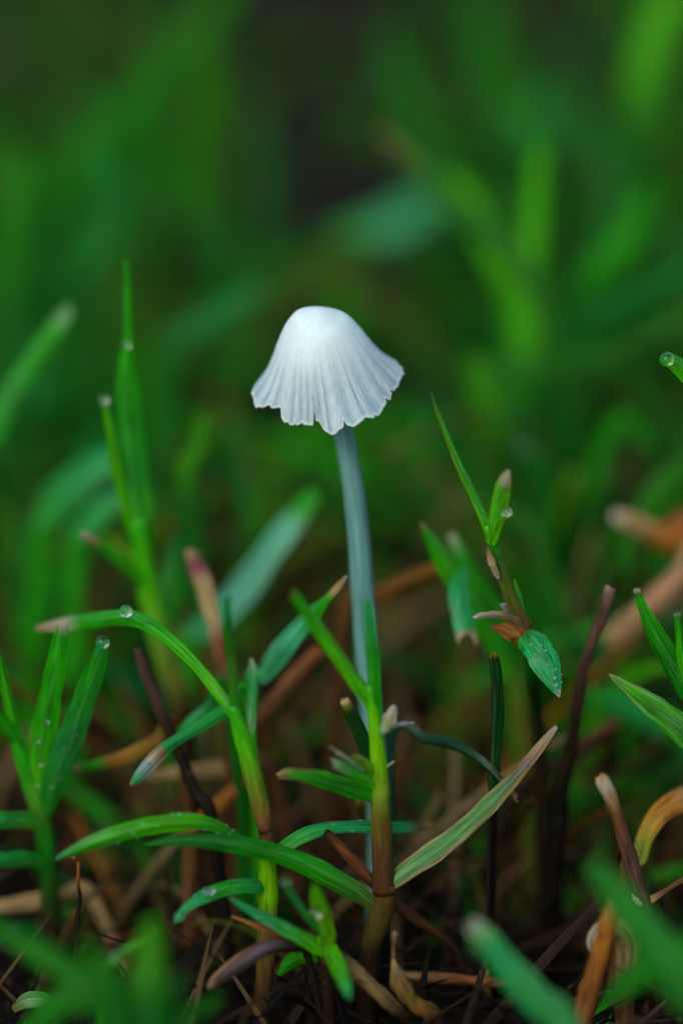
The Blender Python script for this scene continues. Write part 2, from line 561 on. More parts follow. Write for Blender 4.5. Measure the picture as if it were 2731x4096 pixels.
def droplet(p, diam, label, group=None, squash=0.85, axis=None):
    """p centre in mm, diam in mm; axis = direction of flattening"""
    kk = round(squash, 2)
    if kk not in _bm:
        me = bpy.data.meshes.new('water_droplet')
        V = BV.copy(); V[:, 2] *= kk
        V[:, :2] *= (1 + 0.06 * np.clip(-V[:, 2:3], 0, 1))
        me.from_pydata(V.tolist(), [], BF)
        me.materials.append(M_WATER)
        me.polygons.foreach_set('use_smooth', [True] * len(me.polygons))
        _bm[kk] = me
    o = bpy.data.objects.new('water_droplet', _bm[kk])
    COL.objects.link(o)
    o.location = Vector(np.asarray(p) * MM)
    o.scale = (diam * 0.5 * MM,) * 3
    if axis is not None:
        o.rotation_euler = Vector(axis).to_track_quat('Z', 'Y').to_euler()
    tag(o, label, 'water droplet', group)
    return o


def bead(key, v, u, dpx, label, group, squash=0.8, sidepush=0.0):
    P, Sd, Nn, W, fold = FRAMES[key]
    i = int(v * (len(P) - 1))
    hw = W[i] * 0.5
    nn = Nn[i]
    if np.dot(nn, CAMP - P[i]) < 0: nn = -nn; sg = -1
    else: sg = 1
    h = (fold * hw * abs(u) ** 1.15 - fold * hw * 0.5) * sg
    d = dpx * (0.72 if dpx < 20 else 1) * (0.7 + 0.5 * abs(math.sin(v * 91 + u * 17))) * np.dot(P[i] - CAMP, FWD) / FPX
    p = P[i] + Sd[i] * u * hw + nn * (h + 0.05 + d * 0.5 * squash * 0.72) + Sd[i] * sidepush * d
    droplet(p, d, label, group, squash, nn)


# ------------------------------------------------------------------ ground
def build_ground():
    # fine patch in the middle, coarse sheet to the horizon, one mesh
    xs = np.unique(np.r_[-30000, -8000, -2000, -700, np.linspace(-400, 400, 161), 700, 2000, 8000, 30000])
    ys = np.unique(np.r_[-30000, -8000, -2000, -500, np.linspace(-300, 700, 201), 1000, 2000, 8000, 30000])
    V, F, uv = [], [], []
    for y in ys:
        for x in xs:
            z = ground_h(x, y) if (abs(x) < 500 and -400 < y < 800) else 0.0
            V.append((x, y, z))
    nx = len(xs)
    for j in range(len(ys) - 1):
        for i in range(nx - 1):
            a = j * nx + i
            F.append((a, a + 1, a + nx + 1, a + nx))
    o = mesh_obj('ground', V, F, None, None, soil_mat())
    o['kind'] = 'structure'


build_ground()

# ------------------------------------------------------------------ the mushroom
def build_mushroom():
    cen = at(751, 886, 7.0)                   # centre of the rim
    base_x, base_y = at(876, 1950, 4.0)[0], 4.0
    th = Thing('mushroom', 'small white bell-shaped mushroom with ribbed ragged cap on a pale bluish stem', 'mushroom',
               (base_x, base_y, ground_h(base_x, base_y)))
    # local frame of the cap: leans to the viewer and to the left
    ax = np.array([-math.sin(R(8)), -math.sin(R(12)), 0.0]); ax[2] = math.sqrt(1 - ax[0] ** 2 - ax[1] ** 2)
    X = np.cross(np.array([0, 1.0, 0]), ax); X /= np.linalg.norm(X)
    Yv = np.cross(ax, X)
    Rr, H = 4.95, 6.0
    prof_t = np.array([0, .12, .22, .32, .42, .52, .62, .72, .82, .91, 1.0])
    prof_r = np.array([0, .13, .24, .355, .46, .55, .635, .715, .80, .895, 1.0])
    prof_h = np.array([0, .012, .045, .105, .195, .315, .445, .59, .74, .875, 1.0])
    _pr = smooth(np.stack([prof_t, prof_r, prof_h], 1), 300)
    o_ = np.argsort(_pr[:, 0]); prof_t, prof_r, prof_h = _pr[o_, 0], _pr[o_, 1], _pr[o_, 2]
    NA, NT = 900, 110
    phi = np.linspace(-math.pi, math.pi, NA, endpoint=False)       # 0 = towards the viewer, + = right
    pd = np.degrees(phi)
    # irregular spacing of the ribs
    warp = phi + 0.07 * np.sin(3 * phi + 1) + 0.045 * np.sin(7 * phi + 2.2) + 0.03 * np.sin(13 * phi) + 0.016 * np.sin(23 * phi + 1)
    NR = 31
    saw = 0.5 + 0.5 * np.cos(NR * warp)
    amp = 0.75 + 0.35 * np.sin(5 * phi + 0.6) + 0.35 * np.sin(11 * phi + 2) + 0.2 * np.sin(17 * phi)
    ridge = saw ** 0.8
    # margin
    tmax = np.ones(NA)
    tmax += 0.012 * np.sin(9 * phi + 0.4) + 0.010 * np.sin(21 * phi + 1.0) + 0.004 * np.sin(47 * phi) + 0.002 * np.sin(83 * phi + 2)

    def bump(c, s): return np.exp(-((pd - c) / s) ** 2)

    def step(c, s): return 1 / (1 + np.exp(-(pd - c) / s))
    tmax -= 0.105 * (1 - step(-43, 0.8)) * (1 - bump(-62, 6) * 0.25)  # shorter flap on the left
    tmax -= 0.085 * bump(-13.0, 0.9)                                  # slit
    tmax -= 0.035 * bump(-10, 4)
    tmax += 0.050 * bump(-1, 8)                                       # lowest lobe
    tmax -= 0.050 * bump(11.5, 1.1)                                   # notch
    tmax += 0.015 * bump(20, 6)
    tmax -= 0.045 * bump(53, 1.6) + 0.035 * step(46, 1.0)
    tmax -= 0.03 * bump(62, 1.2) + 0.02 * bump(36, 0.8) + 0.02 * bump(-30, 0.8) + 0.02 * bump(-36, 1.2)
    tmax += 0.02 * bump(80, 9) + 0.05 * bump(38, 16) + 0.055 * bump(62, 14) + 0.03 * (1 - step(-46, 2)) * step(-110, 5)
    for c in (-160, -128, -100, -84, 100, 121, 150, 171):
        tmax -= rnd.uniform(0.02, 0.07) * bump(c, rnd.uniform(0.8, 2))
    # flare of the margin: out and up at both sides
    flare = 0.085 * bump(82, 26) + 0.11 * bump(-82, 24) + 0.04 * np.sin(4 * phi)
    lift = 0.07 * bump(88, 30) + 0.03 * bump(-85, 26)
    drop = 0.075 * bump(0, 34)
    tt = np.linspace(0, 1, NT) ** 0.92

    def surface(off, squeeze=1.0):
        V = np.zeros((NT, NA, 3)); rib = np.zeros((NT, NA))
        for i, t in enumerate(tt):
            te = t * tmax * squeeze if t > 0 else np.zeros(NA)
            te = t * (1 + (tmax * squeeze - 1) * t ** 3)
            r = np.interp(te, prof_t, prof_r) + np.clip(te - 1, 0, 1) * 0.9
            h = np.interp(te, prof_t, prof_h) + np.clip(te - 1, 0, 1) * 1.1
            k = max(0.0, (t - 0.6) / 0.4) ** 2.2
            r = r + flare * k
            h = h - lift * k + drop * max(0, (t - .35) / .65) ** 1.4
            # ribs start below the smooth disc
            g = min(1, max(0, (t - 0.22) / 0.6)) ** 1.3
            dr = (ridge - 0.6 + 0.25 * np.cos(2.6 * NR * warp + 1.5)) * 0.0085 * amp * g * (0.6 + 0.6 * t)
            # slight lumps
            lump = 0.022 * np.sin(3 * phi + 5 * t) * t + 0.02 * np.sin(5 * phi - 7 * t + 1) * t
            # an off-centre shoulder on the left of the disc
            sh = 0.034 * np.exp(-((t - 0.25) / 0.09) ** 2) * np.cos(phi + 1.4)
            # small pits across the ribs
            cross = 0.004 * np.sin(t * 60 + 3 * np.sin(6 * phi)) * g * saw
            rr_ = (r + dr + lump * 0.6 + cross) * Rr
            hh = (h - sh - dr * 0.35 - 0.014 * np.exp(-((t - 0.14) / 0.07) ** 2) * np.cos(phi + 1.2) * min(1, t * 12) + 0.012 * t * np.sin(9 * t + 2 * phi) - 0.012 * np.exp(-(t / 0.09) ** 2)) * H
            V[i] = (cen + X * (np.sin(phi) * rr_)[:, None] - Yv * (np.cos(phi) * rr_)[:, None]
                    + ax * (H * 0.98 - hh)[:, None])
            rib[i] = ridge
        return V, rib
    Vo, rib = surface(0)
    # inner face: shift along the mesh normals of the outer one
    du = np.gradient(Vo, axis=0); dv = np.roll(Vo, -1, 1) - np.roll(Vo, 1, 1)
    Nn = np.cross(dv, du); ln = np.linalg.norm(Nn, axis=2, keepdims=True)
    Nn = Nn / np.maximum(ln, 1e-9)
    Nn[0] = ax
    if np.mean(np.sum(Nn[10] * ax, -1)) < 0: Nn = -Nn; Nn[0] = ax
    thick = (0.55 * (1 - tt) ** 0.8 + 0.10)[:, None, None]
    Vi = Vo - Nn * thick
    V = np.concatenate([Vo.reshape(-1, 3), Vi.reshape(-1, 3)])
    F = []
    O2 = NT * NA
    for i in range(NT - 1):
        for j in range(NA):
            a, b = i * NA + j, i * NA + (j + 1) % NA
            if i == 0:
                F.append((a, a + NA, b + NA)) if False else F.append((j, j + NA, (j + 1) % NA + NA, (j + 1) % NA))
            else:
                F.append((a, a + NA, b + NA, b))
            F.append((O2 + b, O2 + b + NA, O2 + a + NA, O2 + a))
    e = (NT - 1) * NA
    for j in range(NA):
        a, b = e + j, e + (j + 1) % NA
        F.append((a, O2 + a, O2 + b, b))
    uv = np.stack([np.broadcast_to((phi + math.pi) / (2 * math.pi), (NT, NA)), np.broadcast_to(tt[:, None], (NT, NA))], -1).reshape(-1, 2)
    uv = np.concatenate([uv, uv])
    cap = mesh_obj('cap', V, F, uv, None, cap_mat(), th.o, th.base)
    cap['label'] = 'thin white bell cap, radially ribbed, margin bluish and torn'
    a = cap.data.attributes.new('rib', 'FLOAT', 'POINT')
    a.data.foreach_set('value', np.concatenate([rib.ravel(), rib.ravel()]))
    # gills under the cap, hanging from its inner face
    GV, GF = [], []
    ng = 23
    ii = [int(q) for q in np.linspace(10, NT - 8, 16)]
    for g in range(ng):
        j = int(g * NA / ng)
        for q, i in enumerate(ii):
            p = Vi[i, j] + Nn[i, j] * 0.05
            f = q / (len(ii) - 1)
            d = 0.9 * math.sin(math.pi * min(1, f * 0.9 + 0.1)) ** 0.7 + 0.02
            tang = np.array([-math.cos(phi[j]), 0, 0])
            sd_ = X * math.cos(phi[j]) + Yv * math.sin(phi[j])
            inn = -Nn[i, j]
            GV += [p + sd_ * 0.05, p - sd_ * 0.05, p + inn * d]
            if q:
                b = len(GV) - 6
                for k in range(3):
                    a_, c_ = b + k, b + (k + 1) % 3
                    GF.append((a_, c_, c_ + 3, a_ + 3))
    gl = mesh_obj('gill_layer', GV, GF, np.zeros((len(GV), 2)), None, cap.data.materials[0], th.o, th.base)
    a = gl.data.attributes.new('rib', 'FLOAT', 'POINT'); a.data.foreach_set('value', [1.0] * len(GV))
    # stem: widths and bends read along its length
    top = cen + ax * (H * 0.80)
    pts = [('w', *top, 40), ('w', *(cen + ax * 1.0 + X * 0.75), 44), (789, 990, 7.2, 44), (802, 1070, 6.6, 46), (813, 1140, 6.2, 48), (823, 1230, 5.8, 49),
           (830, 1330, 5.4, 51), (836, 1430, 5.0, 51), (843, 1540, 4.6, 50), (853, 1660, 4.3, 48), (868, 1800, 4.1, 48),
           ('w', base_x, base_y, ground_h(base_x, base_y) + 2.0, 66), ('w', base_x, base_y, ground_h(base_x, base_y) - 0.8, 84)]
    st = tube('stem', pts, [(0, (1, 1, 1)), (1, (1, 1, 1))], th, stipe_mat(), n=120, sides=28, cut=False, lump=0.012)
    st['label'] = 'slender translucent grey-blue stem, slightly curved'


build_mushroom()

# ------------------------------------------------------------------ the shoot in front of the mushroom stem
def shoot_base(px, py, Y):
    p = at(px, py, Y)
    return (p[0], p[1], ground_h(p[0], p[1]))


def shoot_front():
    b = shoot_base(838, 2330, -8)
    t = Thing('grass_shoot', 'upright green grass shoot with reddish-brown lower stem, directly before the mushroom stem', 'grass shoot', b)
    tube('stem', [(852, 1575, -8.4, 22), (860, 1660, -8.2, 30), (868, 1740, -8, 38), (873, 1830, -8, 44), (877, 1930, -8, 49), (882, 2050, -8, 54)],
         [(0, 'lime'), (0.35, 'yel'), (0.50, (0.14, .25, .012)), (0.62, (0.11, 0.10, 0.010)), (0.8, (0.085, 0.04, 0.012)), (1, (0.07, 0.028, 0.010))], t, nodes=(0.52,))
    tube('lower_stem', [(890, 2030, -8, 44), (882, 2070, -7.9, 54), (866, 2130, -7.8, 54), (850, 2190, -7.8, 50), root_under(b, 0, 0.1, 46)],
         [(0, (0.10, 0.035, 0.012)), (0.3, (0.08, 0.055, 0.010)), (0.7, (0.06, 0.045, 0.010)), (1, 'dbrown')], t)
    ribbon('leaf', [(668, 1356, -11.5, 22), (690, 1385, -11, 30), (740, 1455, -10, 34), (800, 1540, -9, 36), (850, 1612, -8.4, 34), (860, 1660, -8.2, 20)],
           [(0, 'olive'), (0.07, 'mid'), (0.5, 'lime'), (1, 'lime')], t, fold=0.5, roll=25, cut=True)
    ribbon('leaf', [(842, 1375, -10, 14), (845, 1430, -9.8, 28), (852, 1510, -9.2, 34), (857, 1590, -8.6, 34), (862, 1660, -8.3, 26)],
           [(0, 'teal'), (0.5, 'mid'), (1, 'mid')], t, fold=0.9, roll=-30)
    ribbon('torn_sheath', [(905, 1625, -8.4, 14), (897, 1645, -8.5, 30), (884, 1672, -8.6, 24), (876, 1690, -8.5, 10)],
           [(0, (0.3, 0.32, 0.24)), (0.5, (0.26, 0.28, 0.15)), (1, 'pale')], t, fold=0.3, mat=M_DRY, wav=0.3, cut=True, part_label='torn cream sheath scrap on the stem')
    ribbon('torn_sheath', [(952, 1661, -7.0, 6), (925, 1662, -7.6, 9), (892, 1668, -8.3, 12)], [(0, 'grey'), (1, 'cream')], t, mat=M_DRY, wav=0.4)
    ribbon('leaf', [(640, 1782, -9.6, 14), (660, 1778, -9.5, 30), (720, 1787, -9.2, 42), (790, 1808, -8.8, 46), (846, 1828, -8.4, 42), (862, 1838, -8.2, 26)],
           [(0, 'straw'), (0.05, 'tan'), (0.13, 'mid'), (0.6, 'dark'), (1, 'mid')], t, fold=0.35, roll=-28, cut=True, wav=0.10,
           edge=[(0, 'tan'), (0.28, 'brown'), (0.4, 'mid'), (1, 'mid')], part_label='broad dark green leaf with a torn brown tip')
    ribbon('leaf', [(765, 1752, -11, 24), (800, 1766, -10, 32), (845, 1790, -8.8, 32), (866, 1806, -8.2, 22)], [(0, 'cream'), (0.15, 'pale'), (0.5, 'mid'), (1, 'lime')],
           t, fold=0.4, roll=30, cut=True, part_label='short cut green leaf stub with frayed pale end')
    ribbon('leaf', [(808, 1738, -9.2, 10), (825, 1745, -9.0, 24), (850, 1765, -8.6, 22), (866, 1790, -8.2, 16)], [(0, 'olive'), (1, 'lime')], t, fold=0.5, cut=True)
    for q in ([(757, 1715, -11.4, 3), (785, 1732, -10.6, 6), (820, 1752, -9.4, 6)], [(772, 1728, -11.2, 5), (800, 1745, -10.4, 7), (840, 1775, -9, 6)],
              [(905, 1748, -8.0, 3), (884, 1764, -8.2, 6)]):
        ribbon('frayed_fibre', q, [(0, 'cream'), (1, 'pale')], t, mat=M_DRY, wav=0.3)
    ribbon('leaf', [(1277, 1668, -5.0, 9), (1255, 1694, -5.2, 20), (1205, 1756, -5.7, 30), (1140, 1828, -6.3, 40), (1060, 1905, -7.0, 48), (985, 1962, -7.6, 50),
                    (930, 2000, -8.0, 46), (905, 2022, -8.2, 40), (890, 2040, -8.1, 26)],
           [(0, 'grey'), (0.09, 'tan'), (0.20, (0.20, 0.12, 0.11)), (0.27, (0.08, 0.14, 0.06)), (0.45, (0.07, 0.24, 0.05)), (0.8, (0.08, 0.28, 0.06)), (1, 'pale')],
           t, fold=0.45, roll=-22, roll2=-12, n=80, edge=[(0, 'tan'), (0.16, 'straw'), (0.24, 'orange'), (0.4, (0.30, 0.28, 0.10)), (0.75, (0.36, 0.26, 0.15)), (1, 'tan')],
           part_label='long half-withered leaf with straw-coloured edges pointing up')
    ribbon('leaf', [(330, 1940, -11.5, 5), (400, 1930, -11.3, 26), (480, 1931, -11, 36), (560, 1942, -10.6, 42), (650, 1965, -10.0, 46), (740, 2005, -9.3, 48),
                    (820, 2052, -8.7, 46), (862, 2085, -8.2, 34)],
           [(0, 'dark'), (0.3, 'dark'), (0.7, 'mid'), (0.9, (0.05, 0.20, 0.02)), (1, (0.14, 0.15, 0.03))], t, fold=0.6, roll=22, roll2=-14, n=70, key='A8',
           part_label='long arching leaf running across the thinner stem')


shoot_front()


def shoot_thin():
    b = shoot_base(598, 2352, -8)
    t = Thing('grass_shoot', 'slim grass shoot with a purplish node, beside the mushroom, crossed by an arching leaf', 'grass shoot', b)
    tube('stem', [(536, 1620, -8.4, 24), (548, 1665, -8.3, 36), (568, 1735, -8.1, 43), (590, 1815, -8, 44), (606, 1885, -8, 40), (610, 1910, -8, 34)],
         [(0, 'mid'), (0.3, 'lime'), (0.6, (0.12, 0.22, 0.012)), (0.85, (0.16, 0.10, 0.02)), (1, (0.10, 0.03, 0.02))], t)
    tube('lower_stem', [(606, 1890, -8, 37), (611, 1910, -8, 33), (612, 1945, -8, 38), (615, 2010, -8, 44), (615, 2080, -8, 46), (612, 2180, -8, 44), (606, 2270, -8, 42), root_under(b, 0, 0, 40)],
         [(0, 'purple'), (0.08, 'brown'), (0.16, 'yel'), (0.34, 'yel'), (0.42, 'olive'), (0.55, (0.14, 0.08, 0.02)), (1, 'dbrown')], t, nodes=(0.33,))
    ribbon('leaf', [(84, 1443, 6, 14), (150, 1432, 5, 30), (215, 1424, 3.5, 36), (290, 1418, 1.0, 38), (350, 1440, -2, 32), (420, 1497, -4.5, 27), (480, 1565, -6.5, 26), (535, 1640, -8.2, 26), (546, 1672, -8.2, 20)],
           [(0, 'tan'), (0.10, 'cream'), (0.16, 'mid'), (0.5, 'mid'), (0.85, 'lime'), (1, 'mid')], t, fold=0.5, roll=20, roll2=-20, key='B1',
           part_label='leaf bent over with a withered pale tip')
    ribbon('leaf', [(518, 1372, -11, 14), (524, 1400, -10.8, 24), (532, 1480, -10, 25), (539, 1570, -9, 28), (545, 1650, -8.3, 30)],
           [(0, 'teal'), (0.2, 'dark'), (0.6, (0.05, 0.2, .015)), (1, 'mid')], t, fold=0.9, roll=35, key='B2')
    ribbon('leaf', [(576, 1512, -8.8, 9), (577, 1540, -8.7, 22), (575, 1610, -8.4, 26), (573, 1670, -8.2, 26), (572, 1710, -8.1, 12)],
           [(0, 'cream'), (0.12, 'pale'), (0.3, 'teal'), (0.8, 'pale'), (1, 'lime')], t, fold=0.6, roll=-35, cut=True)
    ribbon('leaf', [(402, 2120, -13, 8), (412, 2100, -12.9, 18), (440, 2075, -12.4, 24), (480, 2052, -11.6, 38), (530, 2036, -10.6, 36), (580, 2032, -9.4, 40), (606, 2034, -8.4, 30)],
           [(0, 'teal'), (0.3, 'teal'), (0.5, 'mid'), (1, 'teal')], t, fold=0.45, roll=24, key='B4', part_label='short wet leaf bending down with a drop at its tip')
    ribbon('leaf', [(128, 1976, -12, 5), (150, 1964, -12, 18), (220, 1934, -12, 34), (300, 1908, -11.6, 42), (380, 1892, -11, 40), (450, 1887, -10.4, 36), (505, 1900, -9.6, 28), (550, 1924, -8.8, 16), (596, 1950, -7.6, 16)],
           [(0, 'teal'), (0.1, 'mid'), (0.5, 'lime'), (0.8, 'mid'), (1, 'mid')], t, fold=0.65, roll=-26, roll2=20, n=70, key='B5', part_label='dewy arching leaf, finely beaded')
    ribbon('leaf', [(992, 1893, -2, 6), (960, 1897, -2.6, 26), (900, 1899, -3.6, 32), (820, 1897, -4.8, 32), (740, 1903, -6, 34), (680, 1926, -7, 38), (634, 1962, -7.6, 34), (616, 1990, -7.8, 20)],
           [(0, 'tan'), (0.08, 'brown'), (0.16, 'teal'), (0.6, 'teal'), (1, 'lime')], t, fold=0.32, roll=-30, key='B6', part_label='leaf passing behind the reddish stem, tan tip')


shoot_thin()


def shoot_young():
    b = shoot_base(760, 2260, -12)
    t = Thing('grass_shoot', 'small young grass sprout with spreading wet leaves at the foot of the reddish stem', 'grass shoot', b)
    tube('stem', [(742, 2155, -13, 26), (750, 2200, -12.6, 30), root_under(b, 0, 0, 30)], [(0, 'yel'), (0.4, 'olive'), (1, 'dbrown')], t)
    ribbon('leaf', [(722, 2030, -17, 10), (728, 2065, -16.2, 36), (740, 2110, -15, 42), (748, 2150, -14, 42), (752, 2185, -13, 24)], [(0, 'lime'), (0.5, 'yel'), (1, 'yel')], t, fold=0.5, roll=-25)
    ribbon('leaf', [(655, 2028, -17, 8), (672, 2055, -16.6, 14), (700, 2095, -15.6, 18), (738, 2140, -14, 20), (750, 2180, -13, 16)], [(0, 'teal'), (1, 'mid')], t, fold=0.8, roll=20, key='C2')
    ribbon('leaf', [(526, 2060, -13.8, 4), (560, 2080, -13.8, 18), (620, 2112, -13.6, 30), (680, 2145, -13.4, 38), (725, 2170, -13, 40), (752, 2192, -12.8, 22)],
           [(0, 'teal'), (0.4, 'teal'), (0.8, 'lime'), (1, 'lime')], t, fold=0.55, roll=28, key='C3', part_label='pointed wet leaf with a glossy groove')
    ribbon('leaf', [(802, 2296, -20, 4), (795, 2270, -19, 24), (775, 2220, -16, 40), (757, 2180, -13.6, 36), (748, 2160, -13, 20)], [(0, 'teal'), (0.5, 'lime'), (1, 'lime')], t, fold=0.4, roll=15,
           part_label='small leaf hanging downward')
    ribbon('leaf', [(640, 2240, -9, 10), (675, 2205, -9, 40), (725, 2190, -10.5, 46), (752, 2195, -12.4, 20)], [(0, 'mid'), (1, 'lime')], t, fold=0.3, roll=-20)


shoot_young()

# dead pieces round the foot
ribbon('dry_straw', [(532, 2104, -12, 4), (580, 2122, -12, 14), (640, 2148, -11.8, 18), (700, 2175, -11.6, 18), root_under(at(760, 2230, -10), 0, 0, 14)],
       [(0, 'orange'), (0.5, 'rust'), (1, 'dbrown')], fold=0.5, roll=15, mat=M_DRY,
       label='pointed rust-brown dry blade under the wet leaf of the young sprout', cat='dry grass')
ribbon('dead_leaf', [(478, 2272, -15, 8), (500, 2252, -14.8, 30), (560, 2208, -14.2, 42), (620, 2176, -13.6, 40), (680, 2172, -12.6, 36), (740, 2192, -11.6, 30), root_under(at(815, 2260, -10), 0, 0, 26)],
       [(0, 'tan'), (0.08, 'purple'), (0.45, (0.12, 0.09, 0.11)), (0.7, 'dbrown'), (1, 'black')], fold=0.55, roll=-30, roll2=10, mat=M_DRY, edge=[(0, 'tan'), (0.4, 'brown'), (1, 'dbrown')],
       label='dark purplish withered leaf arching over the soil beneath the young sprout', cat='dead leaf')
tube('dry_stalk', [(752, 1915, -6.6, 24), (800, 1965, -6.2, 26), (880, 2052, -5.6, 26), (950, 2108, -5.2, 26), (1040, 2180, -4.6, 26), root_under(at(1120, 2250, -4), 0, 0, 26)],
     [(0, 'dbrown'), (0.1, 'rust'), (0.4, 'brown'), (1, 'dbrown')], mat=M_DRY, label='leaning reddish-brown dry stalk crossing behind the base of the reddish stem', cat='dry stalk')
tube('twig', [(770, 2190, -14, 34), (830, 2245, -13.6, 36), (900, 2310, -13.2, 34), (960, 2372, -13, 32), root_under(at(1020, 2430, -13), 0, 0, 30)],
     [(0, 'black'), (0.25, 'tan'), (0.5, (0.25, 0.17, 0.06)), (0.75, 'dbrown'), (1, 'black')], mat=M_DRY, lump=0.08, label='dark wet twig with a bare tan stretch, slanting below the young sprout', cat='twig')
tube('dead_stalk', [(908, 2142, -13, 12), (905, 2160, -13, 8), (903, 2200, -13, 9), (908, 2225, -13, 24), (920, 2262, -13, 42), (945, 2300, -13, 40), (1000, 2345, -13.2, 40), root_under(at(1060, 2400, -13.4), 0, 0, 38)],
     [(0, 'tan'), (0.12, 'brown'), (0.28, 'tan'), (0.42, (0.18, 0.11, 0.04)), (0.6, (0.12, 0.09, 0.015)), (0.8, (0.16, 0.08, 0.012)), (1, 'dbrown')], mat=M_DRY, lump=0.13, n=70,
     label='tan dead grass stalk with a wispy upright tip', cat='dead stalk')
tube('dark_stub', [(791, 1608, -6.2, 22), (806, 1640, -6, 30), (830, 1690, -5.8, 34), (850, 1750, -5.6, 34), (868, 1850, -5.2, 34), root_under(at(885, 2060, -4.6), 0, 0, 32)],
     [(0, 'straw'), (0.04, 'olive'), (0.10, 'deep'), (0.5, 'deep'), (1, 'black')], flat=0.55, label='dark cut-off grass stub leaning against the mushroom stem', cat='grass stub')

# ------------------------------------------------------------------ right of the mushroom
def shoot_right():
    b = shoot_base(1262, 2000, 3)
    t = Thing('grass_shoot', 'olive grass shoot with papery sheaths and a long thin leaf, right of the mushroom', 'grass shoot', b)
    tube('stem', [(1118, 1205, -0.6, 22), (1128, 1232, -0.4, 28), (1142, 1280, -0.2, 30), (1162, 1345, 0, 32), (1185, 1405, 0.3, 36), (1204, 1446, 0.5, 40)],
         [(0, 'lime'), (0.12, 'mid'), (0.3, (0.035, 0.11, 0.012)), (0.7, (0.09, 0.11, 0.012)), (1, 'brown')], t, nodes=(0.12,))
    tube('lower_stem', [(1198, 1430, 0.6, 40), (1212, 1480, 1.2, 38), (1222, 1560, 3.4, 32), (1238, 1720, 7, 30), root_under(b, 0, 6, 28)],
         [(0, 'brown'), (0.12, (0.10, 0.06, 0.01)), (0.25, 'dark'), (0.5, 'deep'), (1, 'dbrown')], t)
    ribbon('leaf', [(990, 900, 0.5, 4), (1008, 950, 0.4, 13), (1048, 1050, 0, 20), (1088, 1135, -0.3, 24), (1118, 1200, -0.6, 26), (1126, 1230, -0.6, 20)],
           [(0, 'dark'), (0.3, 'mid'), (0.8, 'mid'), (1, 'lime')], t, fold=0.9, roll=30, edge=[(0, 'olive'), (0.5, 'olive'), (1, 'lime')], part_label='long thin leaf pointing up and left')
    ribbon('leaf', [(1168, 1080, -4.4, 8), (1160, 1098, -4, 28), (1150, 1130, -3.0, 44), (1140, 1175, -2.0, 46), (1128, 1225, -1.0, 38), (1124, 1250, -0.8, 26)],
           [(0, 'cream'), (0.16, 'cream'), (0.28, 'lime'), (0.6, 'lime'), (1, 'lime')], t, fold=0.5, roll=-30, edge=[(0, 'tan'), (0.4, 'yel'), (1, 'lime')], key='M2',
           part_label='short bright leaf with a bleached tip')
    ribbon('papery_sheath', [(1119, 1256, -1.2, 6), (1124, 1278, -1.3, 16), (1134, 1305, -1.2, 16), (1146, 1332, -0.8, 8)], [(0, 'brown'), (0.4, 'straw'), (1, 'cream')], t, fold=0.5, mat=M_DRY, wav=0.25)
    ribbon('papery_sheath', [(1086, 1419, -3.4, 4), (1105, 1413, -3, 14), (1140, 1412, -2, 16), (1180, 1425, -0.8, 20), (1205, 1450, 0, 16)],
           [(0, 'cream'), (0.5, 'tan'), (1, 'brown')], t, fold=0.5, mat=M_DRY, wav=0.3)
    ribbon('papery_sheath', [(1155, 1388, -1.8, 12), (1160, 1402, -1.5, 14), (1172, 1420, -0.9, 12)], [(0, 'grey'), (1, 'tan')], t, mat=M_DRY, wav=0.4, cut=True)
    ribbon('papery_sheath', [(1128, 1440, -2, 10), (1160, 1446, -1.6, 34), (1195, 1462, -0.8, 46), (1222, 1490, 0, 34)], [(0, 'brown'), (0.4, 'orange'), (1, 'brown')], t, fold=0.5, mat=M_DRY, wav=0.2, roll=20)
    ribbon('leaf', [(1284, 1601, -4.2, 3), (1276, 1578, -4.0, 32), (1258, 1535, -3.6, 62), (1236, 1492, -2.8, 72), (1214, 1462, -1.2, 60), (1205, 1448, 0, 34)],
           [(0, 'cream'), (0.06, 'teal'), (0.6, 'teal'), (1, 'mid')], t, fold=0.22, roll=-16, key='M5', part_label='broad teal leaf hanging down, beaded with dew')
    ribbon('leaf', [(1180, 1330, 1.5, 5), (1190, 1370, 1.2, 14), (1200, 1420, 0.8, 16)], [(0, 'lime'), (1, 'mid')], t, fold=0.5)


shoot_right()


def shoot_right_behind():
    b = shoot_base(1230, 1960, 13)
    t = Thing('grass_shoot', 'blurred bright green shoot with a cut-off leaf, behind the olive shoot with papery sheaths', 'grass shoot', b)
    ribbon('leaf', [(966, 1200, 8, 6), (985, 1232, 8.4, 28), (1020, 1290, 9, 46), (1060, 1350, 10, 54), (1110, 1430, 11, 56), (1165, 1530, 12, 56), (1200, 1640, 12.5, 50), root_under(b, 0, 0, 40)],
           [(0, 'tan'), (0.05, 'mid'), (0.3, 'lime'), (0.7, 'mid'), (1, 'olive')], t, fold=0.5, roll=25)
    ribbon('leaf', [(1036, 1228, 13, 20), (1060, 1290, 13, 40), (1110, 1380, 13, 56), (1165, 1500, 13, 56), root_under(b, 0, 0, 40)], [(0, 'cream'), (0.08, 'pale'), (0.2, 'mid'), (1, 'dark')], t, fold=0.5, roll=-20, cut=True)
    ribbon('leaf', [(1073, 1472, 5, 46), (1068, 1440, 5.5, 52), (1056, 1380, 6.5, 50), (1056, 1330, 8, 40), (1070, 1300, 9.5, 26)],
           [(0, 'cream'), (0.06, 'tan'), (0.12, 'teal'), (0.6, 'teal'), (1, 'mid')], t, fold=0.25, roll=-15, cut=True, part_label='drooping leaf cut straight across, tan end')


